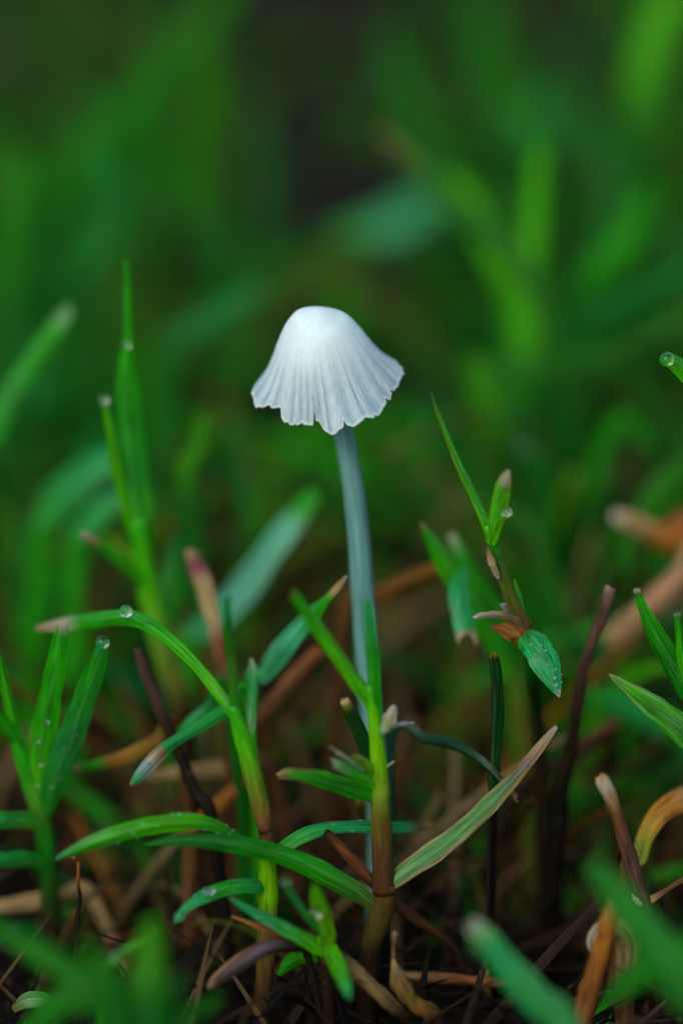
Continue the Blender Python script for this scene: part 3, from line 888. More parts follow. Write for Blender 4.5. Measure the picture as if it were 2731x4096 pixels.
shoot_right_behind()
blade([(1127, 1500, -3.6, 28), (1133, 1540, -3.5, 36), (1138, 1620, -3.4, 37), (1133, 1720, -3.4, 34), (1126, 1860, -3.6, 32), root_under(at(1118, 2100, -3.4), 0, 0, 28)],
       [(0, 'olive'), (0.03, 'dbrown'), (0.07, 'deep'), (0.8, 'deep'), (1, 'black')], fold=0.9, roll=-40, cut=True, thick=0.2, label='very dark upright grass blade with a cut top, right of the mushroom')
blade([(1186, 1838, -4.6, 16), (1150, 1796, -4.2, 22), (1105, 1750, -3.4, 25), (1050, 1716, -2, 28), (980, 1700, 0, 28), (900, 1712, 2.0, 26), root_under(at(880, 2000, 3), 1.0, 0, 22)],
            [(0, 'tan'), (0.05, 'brown'), (0.10, 'deep'), (1, (0.008, 0.06, 0.03))], fold=0.7, roll=30, cut=True, wav=0.1, label='dark arched grass blade with a frayed brown end near the cut dark blade')
tube('dry_stalk', [(1402, 1348, 1.8, 24), (1388, 1400, 2, 30), (1360, 1470, 2.4, 28), (1334, 1560, 2.8, 27), (1322, 1650, 3, 28), (1302, 1760, 3.3, 32), (1284, 1850, 3.5, 40), root_under(at(1262, 2050, 4), 0, 0, 40)],
     [(0, 'pink'), (0.1, 'purple'), (0.2, (0.11, 0.06, 0.04)), (0.6, 'dbrown'), (1, 'black')], mat=M_DRY, label='tall purplish-brown dead stalk with a pale tip, right of the olive shoot', cat='dry stalk')
tube('dry_stalk', [(1381, 1782, -8.6, 26), (1386, 1800, -8.6, 33), (1408, 1850, -8.6, 32), (1436, 1940, -8.6, 34), (1462, 2030, -8.6, 36), (1490, 2130, -8.8, 36), root_under(at(1520, 2320, -9), 0, 0, 34)],
     [(0, 'tan'), (0.05, 'cream'), (0.12, 'tan'), (0.25, 'brown'), (0.6, (0.10, 0.05, 0.035)), (1, 'dbrown')], mat=M_DRY, lump=0.07, label='short rough brown stalk with a pale broken top, leaning by the curled orange leaf', cat='dry stalk')
ribbon('dead_leaf', [(1600, 1815, 0, 60), (1555, 1838, -1, 60), (1512, 1868, -2.2, 50), (1480, 1920, -3, 44), (1462, 1975, -3.4, 40), (1430, 2010, -3.6, 22), root_under(at(1400, 2120, -3), 0, 0, 16)],
       [(0, 'tan'), (0.3, 'orange'), (0.55, (0.36, 0.22, 0.02)), (0.7, (0.20, 0.26, 0.02)), (1, 'brown')], fold=0.3, roll=-30, roll2=20, mat=M_DRY,
       label='curled orange and yellow dying leaf beside the rough brown stalk', cat='dead leaf')
ribbon('dry_straw', [(1453, 2062, -9, 24), (1470, 2066, -9, 30), (1496, 2064, -8.8, 18), (1530, 2042, -8.4, 12), (1568, 2020, -8, 14), (1640, 2000, -7, 16), root_under(at(1720, 2200, -6), 0, 0, 14)],
       [(0, 'cream'), (0.12, 'straw'), (0.2, 'tan'), (0.3, 'brown'), (1, 'brown')], fold=0.4, mat=M_DRY, roll=20, cut=True, label='thin dry blade ending in a small pale papery scrap at the rough brown stalk', cat='dry grass')


def shoot_edge():
    b = shoot_base(1690, 2020, -3)
    t = Thing('grass_shoot', 'crisp green shoot with a clipped brown-tipped leaf beside the tan straws', 'grass shoot', b)
    tube('stem', [(1640, 1640, -4, 40), (1660, 1760, -3.6, 46), root_under(b, 0, 0, 48)], [(0, 'lime'), (1, 'olive')], t)
    ribbon('leaf', [(1458, 1350, -3.4, 16), (1470, 1385, -3.5, 26), (1500, 1450, -3.6, 42), (1540, 1520, -3.8, 54), (1590, 1600, -4, 58), (1648, 1690, -3.9, 40)],
           [(0, 'cream'), (0.025, 'dbrown'), (0.06, 'mid'), (0.5, 'dark'), (1, 'mid')], t, fold=0.3, roll=-25, cut=True, part_label='dark green leaf clipped at its brown tip')
    ribbon('leaf', [(1555, 1412, -4.6, 10), (1558, 1440, -4.6, 18), (1568, 1520, -4.4, 24), (1600, 1620, -4.2, 30), (1648, 1700, -3.9, 28)], [(0, 'mid'), (1, 'lime')], t, fold=0.8, roll=20, key='R2')
    ribbon('leaf', [(1397, 1548, -5.0, 3), (1416, 1562, -5.0, 18), (1460, 1595, -4.9, 40), (1520, 1640, -4.7, 60), (1590, 1695, -4.3, 72), (1660, 1760, -3.6, 46)],
           [(0, 'straw'), (0.03, 'pale'), (0.15, 'lime'), (0.6, (0.06, 0.28, 0.05)), (1, 'mid')], t, fold=0.3, roll=-18, edge=[(0, 'straw'), (0.3, 'pale'), (0.5, 'lime'), (1, 'mid')], key='R3',
           part_label='light green pointed leaf')


shoot_edge()

# blurred blades behind on the right
blade([(1340, 1600, 22, 40), (1400, 1612, 22, 66), (1480, 1640, 22, 70), (1568, 1695, 22, 76), (1680, 1790, 22, 70), root_under(at(1800, 1950, 22), 0, 0, 40)],
       [(0, 'mid'), (0.3, 'teal'), (1, 'mid')], fold=0.2, roll=-25, label='blurred teal blade arching under the light green pointed leaf')
tube('dry_straw', [(1390, 1478, 20, 30), (1420, 1455, 20, 56), (1500, 1385, 20, 58), (1568, 1315, 20, 58), (1650, 1240, 20.4, 50), root_under(at(1720, 1700, 22), 0, 0, 30)],
     [(0, 'tan'), (0.5, (0.45, 0.24, 0.13)), (1, 'tan')], mat=M_DRY, flat=0.6, label='blurred pinkish-tan straw behind the clipped brown-tipped leaf', cat='dry straw')
tube('dry_straw', [(1408, 1186, 26, 26), (1450, 1200, 26, 44), (1500, 1225, 26, 50), (1550, 1240, 26, 90), (1600, 1260, 26, 80), root_under(at(1680, 1650, 28), 0, 0, 40)],
     [(0, 'cream'), (0.15, 'tan'), (0.35, 'tan'), (0.5, 'orange'), (1, 'rust')], mat=M_DRY, flat=0.6, label='blurred tan straw with a rusty joint above the pinkish straw', cat='dry straw')
tube('dry_straw', [(1005, 1305, 14, 36), (930, 1335, 14, 44), (860, 1375, 14, 40), (790, 1420, 14, 30), root_under(at(740, 1600, 16), 0, 0, 24)],
     [(0, (0.2, 0.09, 0.012)), (0.5, (0.17, 0.075, 0.012)), (1, 'brown')], mat=M_DRY, flat=0.5, label='blurred orange-brown straw just right behind the mushroom stem', cat='dry straw')
tube('dry_stalk', [(1420, 1655, 12, 30), (1300, 1745, 12, 36), (1170, 1850, 12, 36), root_under(at(1080, 1960, 11), 0, 0, 30)],
     [(0, 'brown'), (0.5, 'dbrown'), (1, 'dbrown')], mat=M_DRY, label='dark brown stalk lying behind the half-withered leaf', cat='dry stalk')

# ------------------------------------------------------------------ left group
def shoot_left():
    b = shoot_base(120, 2300, 2)
    t = Thing('grass_shoot', 'soft-focus green shoot with two broad leaves spreading in a V and bokeh dewdrops', 'grass shoot', b)
    tube('stem', [(28, 1660, 1.4, 26), (50, 1740, 1.6, 34), (82, 1840, 1.8, 40), (100, 1900, 2, 42), (112, 2000, 2, 46), (118, 2120, 2, 46), root_under(b, 0, 0, 44)],
         [(0, 'mid'), (0.2, 'mid'), (0.4, (0.07, 0.26, 0.015)), (0.6, 'dark'), (1, 'dbrown')], t)
    ribbon('leaf', [(-8, 1475, 0, 12), (8, 1550, 0.4, 24), (30, 1650, 1, 28), (55, 1760, 1.5, 26)], [(0, 'mid'), (1, 'lime')], t, fold=0.7, roll=20)
    ribbon('leaf', [(-60, 1610, -1, 30), (-10, 1650, 0, 38), (35, 1695, 1, 36), (62, 1770, 1.6, 26)], [(0, 'mid'), (1, 'mid')], t, fold=0.5, roll=-20)
    ribbon('leaf', [(142, 1438, -1, 34), (134, 1500, -0.6, 44), (115, 1600, 0, 54), (98, 1700, 0.6, 62), (90, 1790, 1.2, 48), (92, 1860, 1.7, 28)],
           [(0, 'cream'), (0.04, 'mid'), (0.5, 'mid'), (1, 'lime')], t, fold=0.3, roll=-18, cut=True, key='D3')
    ribbon('leaf', [(238, 1472, -1.6, 24), (222, 1530, -1.2, 44), (190, 1620, -0.6, 60), (155, 1720, 0.2, 66), (125, 1800, 1.0, 56), (102, 1880, 1.7, 28)],
           [(0, 'teal'), (0.1, 'mid'), (0.6, (0.02, 0.25, 0.045)), (1, 'mid')], t, fold=0.3, roll=20, key='D4')
    ribbon('leaf', [(-60, 1890, -3, 40), (0, 1886, -2, 46), (60, 1886, 0, 44), (104, 1905, 1.8, 28)], [(0, 'teal'), (1, 'lime')], t, fold=0.3, roll=-30)
    ribbon('leaf', [(-60, 1978, -3, 34), (0, 1976, -2, 42), (70, 1975, 0, 42), (114, 1990, 1.8, 26)], [(0, 'teal'), (1, 'mid')], t, fold=0.3, roll=-30)


shoot_left()


def shoot_tall():
    b = shoot_base(455, 1860, 15)
    t = Thing('grass_shoot', 'tall blurred grass shoot left of the mushroom, its spear-like top rising above the cap', 'grass shoot', b)
    tube('stem', [(318, 1190, 14, 48), (330, 1290, 14.4, 50), (352, 1400, 14.8, 54), (385, 1530, 15, 56), (420, 1650, 15, 54), root_under(b, 0, 0, 50)],
         [(0, 'mid'), (0.3, 'lime'), (0.6, (0.12, 0.3, 0.02)), (0.8, 'olive'), (1, 'dbrown')], t)
    ribbon('leaf', [(290, 596, 13, 8), (291, 680, 13, 18), (292, 790, 13.2, 24), (288, 840, 13.3, 42), (292, 950, 13.4, 62), (304, 1080, 13.6, 72), (318, 1220, 14, 66), (330, 1300, 14.3, 40)],
           [(0, 'mid'), (0.3, 'mid'), (0.7, (0.02, 0.27, 0.02)), (1, 'lime')], t, fold=0.9, roll=-20, key='E1', part_label='long spear-like leaf')
    ribbon('leaf', [(240, 915, 11, 14), (250, 960, 11.4, 22), (268, 1060, 12.4, 32), (300, 1180, 13.6, 36), (322, 1270, 14.2, 30)], [(0, 'pale'), (0.1, 'lime'), (1, 'lime')], t, fold=0.7, roll=25, key='E2')
    ribbon('leaf', [(186, 1226, 10, 14), (215, 1245, 10.6, 22), (265, 1280, 12, 28), (320, 1330, 13.6, 32), (350, 1400, 14.7, 28)], [(0, 'cream'), (0.12, 'tan'), (0.22, 'mid'), (1, 'lime')], t, fold=0.6, roll=-20)
    ribbon('leaf', [(408, 1225, 19, 24), (402, 1290, 18.4, 52), (388, 1380, 17, 62), (376, 1450, 15.8, 50), (384, 1520, 15.1, 34)], [(0, 'dark'), (0.4, 'mid'), (1, 'lime')], t, fold=0.4, roll=20)


shoot_tall()
blade([(160, 706, 26, 22), (140, 735, 26, 40), (85, 810, 26, 48), (30, 895, 26, 52), (-15, 990, 26, 56), (-60, 1130, 26, 54), root_under(at(-110, 1700, 26), 0, 0, 40)],
       [(0, 'pale'), (0.06, 'pale'), (0.14, 'mid'), (0.5, (0.03, 0.27, 0.03)), (1, 'mid')], fold=0.4, roll=-22, cut=True, label='blurred wide blade with a blunt pale tip rising beyond the tall spear-topped shoot')
blade([(262, 1048, 34, 60), (215, 1075, 34, 84), (150, 1130, 34, 92), (110, 1185, 34, 80), (90, 1260, 34, 60), root_under(at(60, 1600, 34), 0, 0, 40)],
       [(0, 'teal'), (1, 'mid')], fold=0.2, roll=-30, label='wide blurred teal blade bending over behind the tall spear-topped shoot')
blade([(290, 1130, 30, 30), (240, 1165, 30, 52), (200, 1215, 30, 56), (170, 1290, 30, 50), root_under(at(150, 1620, 30), 0, 0, 40)], [(0, 'teal'), (1, 'mid')], fold=0.3, roll=-25,
       label='smaller blurred teal blade beneath the wide teal one')
blade([(722, 1128, 24, 36), (690, 1172, 24, 56), (630, 1250, 23, 70), (560, 1350, 22, 76), (480, 1440, 21.5, 66), (430, 1500, 21, 50), root_under(at(395, 1700, 21), 0, 0, 40)],
       [(0, 'mid'), (0.12, 'mid'), (0.2, (0.10, 0.42, 0.24)), (0.7, (0.10, 0.42, 0.24)), (1, 'mid')], fold=0.15, roll=-32, label='broad glossy teal blade slanting up behind the mushroom stem')  # pale teal middle: sky reflection put into the pigment
blade([(796, 1322, 2, 5), (776, 1346, 2.4, 18), (745, 1380, 3, 22), (715, 1412, 3.4, 48), (660, 1472, 4, 58), (605, 1545, 4.6, 52), (570, 1610, 5, 40), root_under(at(545, 1880, 5.5), 0, 0, 30)],
       [(0, 'grey'), (0.06, 'tan'), (0.14, 'straw'), (0.18, 'mid'), (0.3, 'mid'), (0.5, (0.05, 0.38, 0.18)), (1, 'dark')], fold=0.5, roll=-30, label='folded glossy blade with a dry tan tip touching the mushroom stem')  # lighter teal stretch is sky sheen painted into the leaf colour
tube('dry_straw', [(436, 1262, 12, 20), (448, 1290, 12, 36), (470, 1350, 11.6, 38), (492, 1430, 11, 36), (512, 1520, 10, 32), (524, 1590, 7.8, 34), root_under(at(545, 1800, 8), 0, 0, 28)],
     [(0, 'tan'), (0.06, 'pink'), (0.10, (0.20, 0.05, 0.07)), (0.15, (0.26, 0.09, 0.10)), (0.20, 'straw'), (0.5, 'straw'), (0.6, 'rust'), (1, 'brown')], mat=M_DRY, flat=0.6, label='pale straw with a wine-red band behind the slim shoot', cat='dry straw')
tube('dry_straw', [(742, 1492, 9, 34), (700, 1530, 9, 40), (650, 1585, 8.6, 40), (595, 1655, 8.2, 36), (560, 1720, 8, 34), root_under(at(520, 1860, 8), 0, 0, 30)],
     [(0, 'rust'), (0.5, (0.22, 0.095, 0.035)), (1, 'brown')], mat=M_DRY, flat=0.6, label='rust-orange straw slanting down left of the mushroom stem', cat='dry straw')
tube('dry_stalk', [(316, 1490, 2.5, 22), (335, 1545, 2.2, 28), (372, 1640, 1.8, 28), (415, 1740, 1.2, 28), (450, 1820, 0.6, 30), (490, 1900, 0, 32), root_under(at(540, 2060, -0.6), 0, 0, 30)],
     [(0, 'purple'), (0.25, 'purple'), (0.45, 'dbrown'), (1, 'black')], mat=M_DRY, label='dark purplish stalk leaning between the tall shoot and the slim shoot', cat='dry stalk')
blade([(300, 1806, -4, 10), (322, 1782, -3.6, 30), (365, 1735, -2.6, 38), (400, 1705, -1.8, 34), (455, 1672, -1, 34), (525, 1630, 0, 32), (570, 1625, 1.4, 26), root_under(at(600, 1900, 3), 0, 0, 20)],
       [(0, 'rust'), (0.04, 'teal'), (0.14, (0.25, 0.36, 0.36)), (0.2, 'cream'), (0.28, 'tan'), (0.32, 'teal'), (1, 'mid')], fold=0.4, roll=-26, wav=0.15, label='creased teal blade broken over with a tan scar, left behind the slim shoot')
blade([(385, 1720, 3, 14), (430, 1672, 3, 30), (480, 1628, 3.2, 32), (520, 1600, 3.6, 26), root_under(at(590, 1820, 6), 0, 0, 20)], [(0, 'mid'), (0.5, 'teal'), (1, 'dark')], fold=0.4, roll=-20,
       label='narrow green blade alongside the creased teal blade')
ribbon('dying_leaf', [(164, 1766, 3, 14), (180, 1764, 3, 22), (225, 1756, 3, 26), (262, 1748, 3.2, 28), (300, 1735, 3.4, 34), (360, 1705, 4, 34), (410, 1690, 5, 24), root_under(at(455, 1850, 6), 0, 0, 20)],
       [(0, 'straw'), (0.05, 'tan'), (0.10, 'mid'), (0.25, 'mid'), (0.32, 'orange'), (0.5, (0.36, 0.2, 0.02)), (1, 'brown')], fold=0.3, roll=-24, label='blade half green and half orange lying across the left gap', cat='grass blade')
tube('dry_straw', [(330, 1785, 8, 20), (420, 1775, 8, 38), (520, 1768, 8, 42), (620, 1775, 8, 36), root_under(at(700, 1850, 8.5), 0, 0, 30)], [(0, 'tan'), (0.6, 'tan'), (1, 'brown')], mat=M_DRY, flat=0.6,
     label='tan straw lying level behind the slim shoot', cat='dry straw')
tube('dry_straw', [(575, 1790, 5, 24), (520, 1832, 4.6, 34), (470, 1880, 4, 36), (440, 1930, 3.6, 34), root_under(at(430, 2120, 3), 0, 0, 28)], [(0, 'rust'), (0.5, 'orange'), (1, 'brown')], mat=M_DRY, flat=0.6,
     label='rusty curved straw at the node of the slim shoot', cat='dry straw')
tube('dry_straw', [(-30, 2090, 4, 36), (60, 2075, 4, 42), (140, 2062, 4, 40), (205, 2052, 4, 34), root_under(at(300, 2130, 4), 0, 0, 30)], [(0, 'tan'), (1, 'tan')], mat=M_DRY, flat=0.5,
     label='tan straw lying at the foot of the V-leaved shoot', cat='dry straw')
tube('needle', [(181, 1980, -9.5, 6), (180, 2030, -9.5, 9), (184, 2060, -9.5, 9), (178, 2120, -9.5, 11), (176, 2160, -9.5, 10), root_under(at(172, 2330, -9.5), 0, 0, 10)],
     [(0, 'orange'), (0.25, 'rust'), (0.35, 'dbrown'), (1, 'dbrown')], mat=M_DRY, label='thin upright brown needle below the beaded arching leaf', cat='needle')

# ------------------------------------------------------------------ blurred foreground
FG = 'blurred foreground blades'
blade([(1352, 1985, -30, 40), (1400, 2040, -31, 70), (1470, 2130, -33, 90), (1560, 2250, -35, 110), (1640, 2380, -36, 110), root_under(at(1700, 2500, -37), 0, 0, 120)],
       [(0, 'dark'), (0.4, (0.008, 0.2, 0.01)), (1, 'dark')], fold=0.3, roll=-20, mat=M_LAWN, label='large out-of-focus green blade slanting across the foreground by the rough brown stalk')
blade([(1400, 2290, -28, 40), (1470, 2230, -30, 70), (1540, 2200, -32, 90), (1640, 2260, -34, 90), root_under(at(1700, 2480, -37), 0, 0, 100)],
       [(0, 'dark'), (1, 'mid')], fold=0.3, roll=25, mat=M_LAWN, label='out-of-focus green blade bending across the foot of the larger foreground blade')
blade([(1078, 2118, -26, 36), (1110, 2155, -26.4, 60), (1165, 2225, -27, 74), (1230, 2300, -28, 80), (1300, 2385, -29, 82), root_under(at(1345, 2470, -29.5), 0, 0, 70)],
       [(0, 'grey'), (0.10, 'pale'), (0.22, 'teal'), (1, (0.03, 0.26, 0.06))], fold=0.15, roll=-25, cut=True, label='out-of-focus teal blade with a greyish tip in the foreground')


def shoot_fore():
    b = shoot_base(330, 2560, -36)
    t = Thing('grass_shoot', 'soft out-of-focus clump of green blades in the foreground below the beaded arching leaf', 'grass shoot', b)
    for q, c in (([(350, 2110, -34, 40), (345, 2220, -34.4, 110), (340, 2330, -35, 130), root_under(b, 0, 0, 80)], 'lime'),
                 ([(-20, 2120, -33, 40), (80, 2175, -33.5, 80), (180, 2240, -34.4, 90), (260, 2320, -35.4, 90), root_under(b, 0, 0, 70)], 'mid'),
                 ([(60, 2380, -33, 40), (140, 2300, -33.5, 90), (230, 2290, -34.4, 100), (300, 2360, -35.4, 90), root_under(b, 0, 0, 70)], 'mid'),
                 ([(420, 2230, -31, 24), (400, 2290, -32, 60), (370, 2370, -34, 80), root_under(b, 0, 0, 60)], 'dark'),
                 ([(510, 2290, -30, 20), (470, 2320, -31, 50), (420, 2380, -33, 70), root_under(b, 0, 0, 60)], 'mid'),
                 ([(190, 2160, -36, 20), (215, 2210, -36, 50), (260, 2290, -36, 70), root_under(b, 0, 0, 60)], 'mid')):
        ribbon('leaf', [z_ if z_[0] == 'w' else (z_[0], z_[1], z_[2], z_[3] * 0.75) for z_ in q], [(0, C(c) * 0.6), (0.4, C(c) * 0.6), (1, 'dark')], t, fold=0.35, roll=rnd.uniform(-30, 30), mat=M_LAWN)


shoot_fore()
blade([(368, 2138, -20, 8), (340, 2154, -20, 16), (300, 2178, -20.4, 20), (268, 2204, -20.6, 22), (238, 2260, -20.6, 26), root_under(at(225, 2420, -21), 0, 0, 24)],
       [(0, 'mid'), (0.3, 'lime'), (1, 'mid')], fold=0.6, roll=20, key='DR', label='short narrow blade bent over with a large round drop, in the left foreground')
blade([(30, 2318, -10, 20), (60, 2296, -10, 40), (90, 2294, -10, 40), (120, 2310, -10, 24), root_under(at(150, 2400, -10), 0, 0, 20)], [(0, 'olive'), (0.4, 'pale'), (1, 'mid')], fold=0.4, roll=30,
       label='small curled pale green leaf on the ground beneath the V-leaved shoot')
tube('dry_straw', [(1412, 2040, -16, 30), (1395, 2120, -16, 42), (1370, 2220, -16, 44), (1340, 2330, -16, 44), root_under(at(1325, 2420, -16), 0, 0, 40)], [(0, 'tan'), (0.3, 'orange'), (1, 'rust')], mat=M_DRY, flat=0.6,
     label='soft orange straw standing behind the large foreground blade', cat='dry straw')
ribbon('dead_leaf', [(1362, 2192, -13, 12), (1366, 2160, -13, 40), (1390, 2134, -13, 48), (1425, 2140, -12.6, 60), (1440, 2180, -12, 60), (1435, 2260, -12, 50), root_under(at(1430, 2400, -12), 0, 0, 40)],
       [(0, 'tan'), (0.15, 'cream'), (0.4, 'straw'), (0.6, 'tan'), (1, 'brown')], fold=0.3, roll=-30, roll2=30, mat=M_DRY, label='pale dry leaf curled into a hook beside the soft orange straw', cat='dead leaf')
tube('dry_stalk', [(880, 2240, -4, 20), (1000, 2246, -5, 24), (1120, 2256, -6, 24), (1230, 2270, -7, 22), root_under(at(1300, 2320, -8), 0, 0, 20)], [(0, 'tan'), (0.5, 'rust'), (1, 'brown')], mat=M_DRY,
     label='reddish straw lying flat behind the wispy dead stalk', cat='dry straw')

# ------------------------------------------------------------------ drops of water
def drop_px(px, py, Y, dpx, label, group=None, squash=0.92):
    p = at(px, py, Y)
    droplet(p, dpx * np.dot(p - CAMP, FWD) / FPX, label, group, squash)


drop_px(412, 2104, -13.2, 26, 'clear droplet clinging to the tip of the short wet bending leaf')
drop_px(480, 2046, -12.2, 30, 'flat lens of water lying on the short wet bending leaf', squash=0.6)
drop_px(655, 2026, -17.1, 24, 'droplet on the tip of the thin leaf of the young sprout')
drop_px(724, 2098, -15.9, 30, 'larger droplet caught between the leaves of the young sprout')
drop_px(1163, 1176, -3.0, 26, 'droplet on the side of the short bright leaf with a bleached tip')
drop_px(520, 1378, -11.0, 24, 'droplet at the top of the narrow upright leaf of the slim shoot')
drop_px(290, 1404, 0.4, 30, 'droplet on the crest of the bent-over leaf with a withered tip')
drop_px(264, 2192, -20.7, 44, 'large round drop on the bent foreground blade')
drop_px(240, 918, 10.6, 28, 'blurred droplet on the short side leaf of the tall spear-topped shoot')
drop_px(291, 792, 12.6, 22, 'blurred droplet halfway up the spear-like leaf')
drop_px(1555, 1410, -4.7, 18, 'droplet capping the thin leaf beside the clipped leaf')
drop_px(236, 1476, -2.0, 34, 'blurred droplet at the top of one of the V-spread leaves')
drop_px(1530, 826, 2.4, 34, 'blurred droplet on the bright blade tip beyond the tan straws')
bead('B5', 0.80, -0.75, 26, 'dark glinting water drop on the beaded arching leaf', None, 0.85)
LB = 'tiny dew bead on the beaded arching leaf'
rb = random.Random(3)
for v in np.linspace(0.05, 0.95, 26):
    bead('B5', v + rb.uniform(-.015, .015), rb.choice([-0.95, 0.9, 0.95, rb.uniform(-.6, .6)]), rb.uniform(5, 10), LB, 'dew beads on the arching leaf')
LM = 'dew bead on the broad teal hanging leaf'
for v, u, d in ((0.08, 0.1, 14), (0.14, -0.2, 13), (0.20, 0.15, 15), (0.27, -0.1, 14), (0.33, -0.35, 13), (0.42, 0.0, 10), (0.5, -0.3, 12), (0.52, 0.4, 9), (0.18, -0.95, 10), (0.25, -0.95, 9), (0.62, -0.2, 14), (0.68, 0.3, 9), (0.12, 0.7, 8)):
    bead('M5', v, u, d, LM, 'dew beads on the hanging teal leaf')
for k in ('D3', 'D4'):
    for v, u in ((0.5, 0.2), (0.62, -0.3), (0.75, 0.1), (0.86, -0.1)):
        bead(k, v + rb.uniform(-.03, .03), u, rb.uniform(10, 16), 'blurred dewdrop on one of the V-spread leaves', 'dewdrops on the V-spread leaves')
for v, u, d in ((0.30, -0.9, 12), (0.42, -0.9, 14), (0.45, -0.7, 8), (0.6, 0.2, 8), (0.72, -0.5, 7)):
    bead('C3', v, u, d, 'dew bead on the pointed wet leaf of the young sprout', 'dew beads on the young sprout')
for v, u in ((0.2, 0.95), (0.27, -0.95), (0.32, 0.95), (0.40, 0.9)):
    bead('B4', v, u, rb.uniform(6, 10), 'dew bead along the short wet bending leaf', 'dew beads on the bending leaf')
for v, u in ((0.42, -0.9), (0.45, 0.9), (0.5, 0.9), (0.6, -0.4), (0.74, 0.3)):
    bead('B6', v, u, rb.uniform(6, 11), 'dew bead on the leaf passing behind the reddish stem', 'dew beads behind the reddish stem')
bead('R3', 0.55, 0.92, 10, 'single dew bead under the edge of the light green pointed leaf', None)


# ------------------------------------------------------------------ background lawn
def stuff_mesh(name, blades, mat, label, cat):
    """blades: arrays of root, tip direction etc.; each a curved ribbon with a keel, joined (too many and too blurred to count)"""
    nb, ns = len(blades), 7
    V = np.zeros((nb, ns, 3, 3)); CC = np.zeros((nb, ns, 3, 3)); UVs = np.zeros((nb, ns, 3, 2))
    s = np.linspace(0, 1, ns)
    prof = np.array([0.75, 0.95, 1.0, 0.95, 0.8, 0.5, 0.06])
    for i, (x, y, z, ln, wd, az, lean, bend, twist, c0, c1) in enumerate(blades):
        d = np.array([math.cos(az), math.sin(az), 0.0])
        th = lean + bend * s
        step = ln / (ns - 1)
        hor = np.r_[0, np.cumsum(np.sin(th[:-1]) * step)]
        ver = np.r_[0, np.cumsum(np.cos(th[:-1]) * step)]
        P = np.array([x, y, z]) + d * hor[:, None] + np.array([0, 0, 1.0]) * ver[:, None]
        sx = np.array([-d[1], d[0], 0.0]) * math.cos(twist) + d * math.sin(twist)
        up = np.stack([-d[0] * np.cos(th), -d[1] * np.cos(th), np.sin(th)], 1)
        hw = wd * 0.5 * prof
        V[i, :, 0] = P - sx * hw[:, None] + up * hw[:, None] * 0.35
        V[i, :, 1] = P
        V[i, :, 2] = P + sx * hw[:, None] + up * hw[:, None] * 0.35
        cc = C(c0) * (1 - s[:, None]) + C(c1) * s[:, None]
        CC[i] = cc[:, None, :]
        UVs[i, :, :, 0] = np.array([0, .5, 1.0]) + i * 0.37; UVs[i, :, :, 1] = s[:, None] * 2 + i * 0.71
    K = ns * 3
    F = []
    for i in range(nb):
        o = i * K
        for j in range(ns - 1):
            for k in range(2):
                a = o + j * 3 + k
                F.append((a, a + 1, a + 4, a + 3))
    ob = mesh_obj(name, V.reshape(-1, 3), F, UVs.reshape(-1, 2), CC.reshape(-1, 3), mat)
    tag(ob, label, cat, kind='stuff')
    return ob


def pick(r, opts):
    return opts[int(r.random() * len(opts))]


rg = random.Random(21)
greens = [(0.006, 0.11, 0.003), (0.004, 0.07, 0.003), (0.003, 0.04, 0.003), (0.006, 0.13, 0.004), (0.015, 0.14, 0.002), (0.006, 0.09, 0.016), (0.03, 0.10, 0.003), (0.05, 0.09, 0.004), 'mid']  # darker than the near leaves: the lawn's shade is put into these colours
# prototype shoots for the nearer lawn: stem and leaves in local coordinates
protos = []


def proto_shoot(k):
    r = random.Random(100 + k)
    root = bpy.data.objects.new('grass_shoot', None); COL.objects.link(root)
    root.empty_display_size = 0.002
    parts = []
    H = r.uniform(16, 26)
    lean = np.array([r.uniform(-.25, .25), r.uniform(-.25, .25)])
    P = np.array([[lean[0] * H * f * f, lean[1] * H * f * f, -1.5 + (H + 1.5) * f] for f in np.linspace(0, 1, 5)])

    class T0: pass
    t0 = T0(); t0.base = np.zeros(3); t0.o = root
    cst = pick(r, ['dark', (0.03, 0.18, 0.004), (0.07, 0.2, 0.002)])
    tube('stem', [('w', *p, 40 * (1 - 0.1 * i)) for i, p in enumerate(P[::-1])], [(0, cst), (0.6, 'mid'), (1, 'olive')], t0, n=14, sides=8)
    nl = r.randint(4, 6)
    for i in range(nl):
        f = 0.35 + 0.65 * i / (nl - 1)
        p0 = np.array([lean[0] * H * f * f, lean[1] * H * f * f, H * f - 0.5])
        az = i * 2.6 + r.uniform(-.5, .5) + k
        ln = r.uniform(16, 30); el = r.uniform(0.25, 0.8) if i < nl - 1 else r.uniform(0.05, 0.25)
        d = np.array([math.cos(az), math.sin(az), 0])
        pts = []
        for q, wq in zip(np.linspace(0, 1, 5), (30, 56, 60, 44, 8)):
            e = el + 0.8 * q * q * (0.6 + r.random() * 0.4)
            pts.append(('w', *(p0 + d * math.sin(e) * ln * q + np.array([0, 0, 1]) * math.cos(e) * ln * q), wq))
        c = pick(r, greens)
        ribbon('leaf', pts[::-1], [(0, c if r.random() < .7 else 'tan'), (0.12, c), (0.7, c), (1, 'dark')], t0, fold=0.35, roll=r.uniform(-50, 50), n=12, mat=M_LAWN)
    return root


for k in range(6):
    protos.append(proto_shoot(k))
BGL = 'blurred green grass shoot standing in the lawn behind the mushroom'
BGG = 'blurred shoots of the lawn behind'
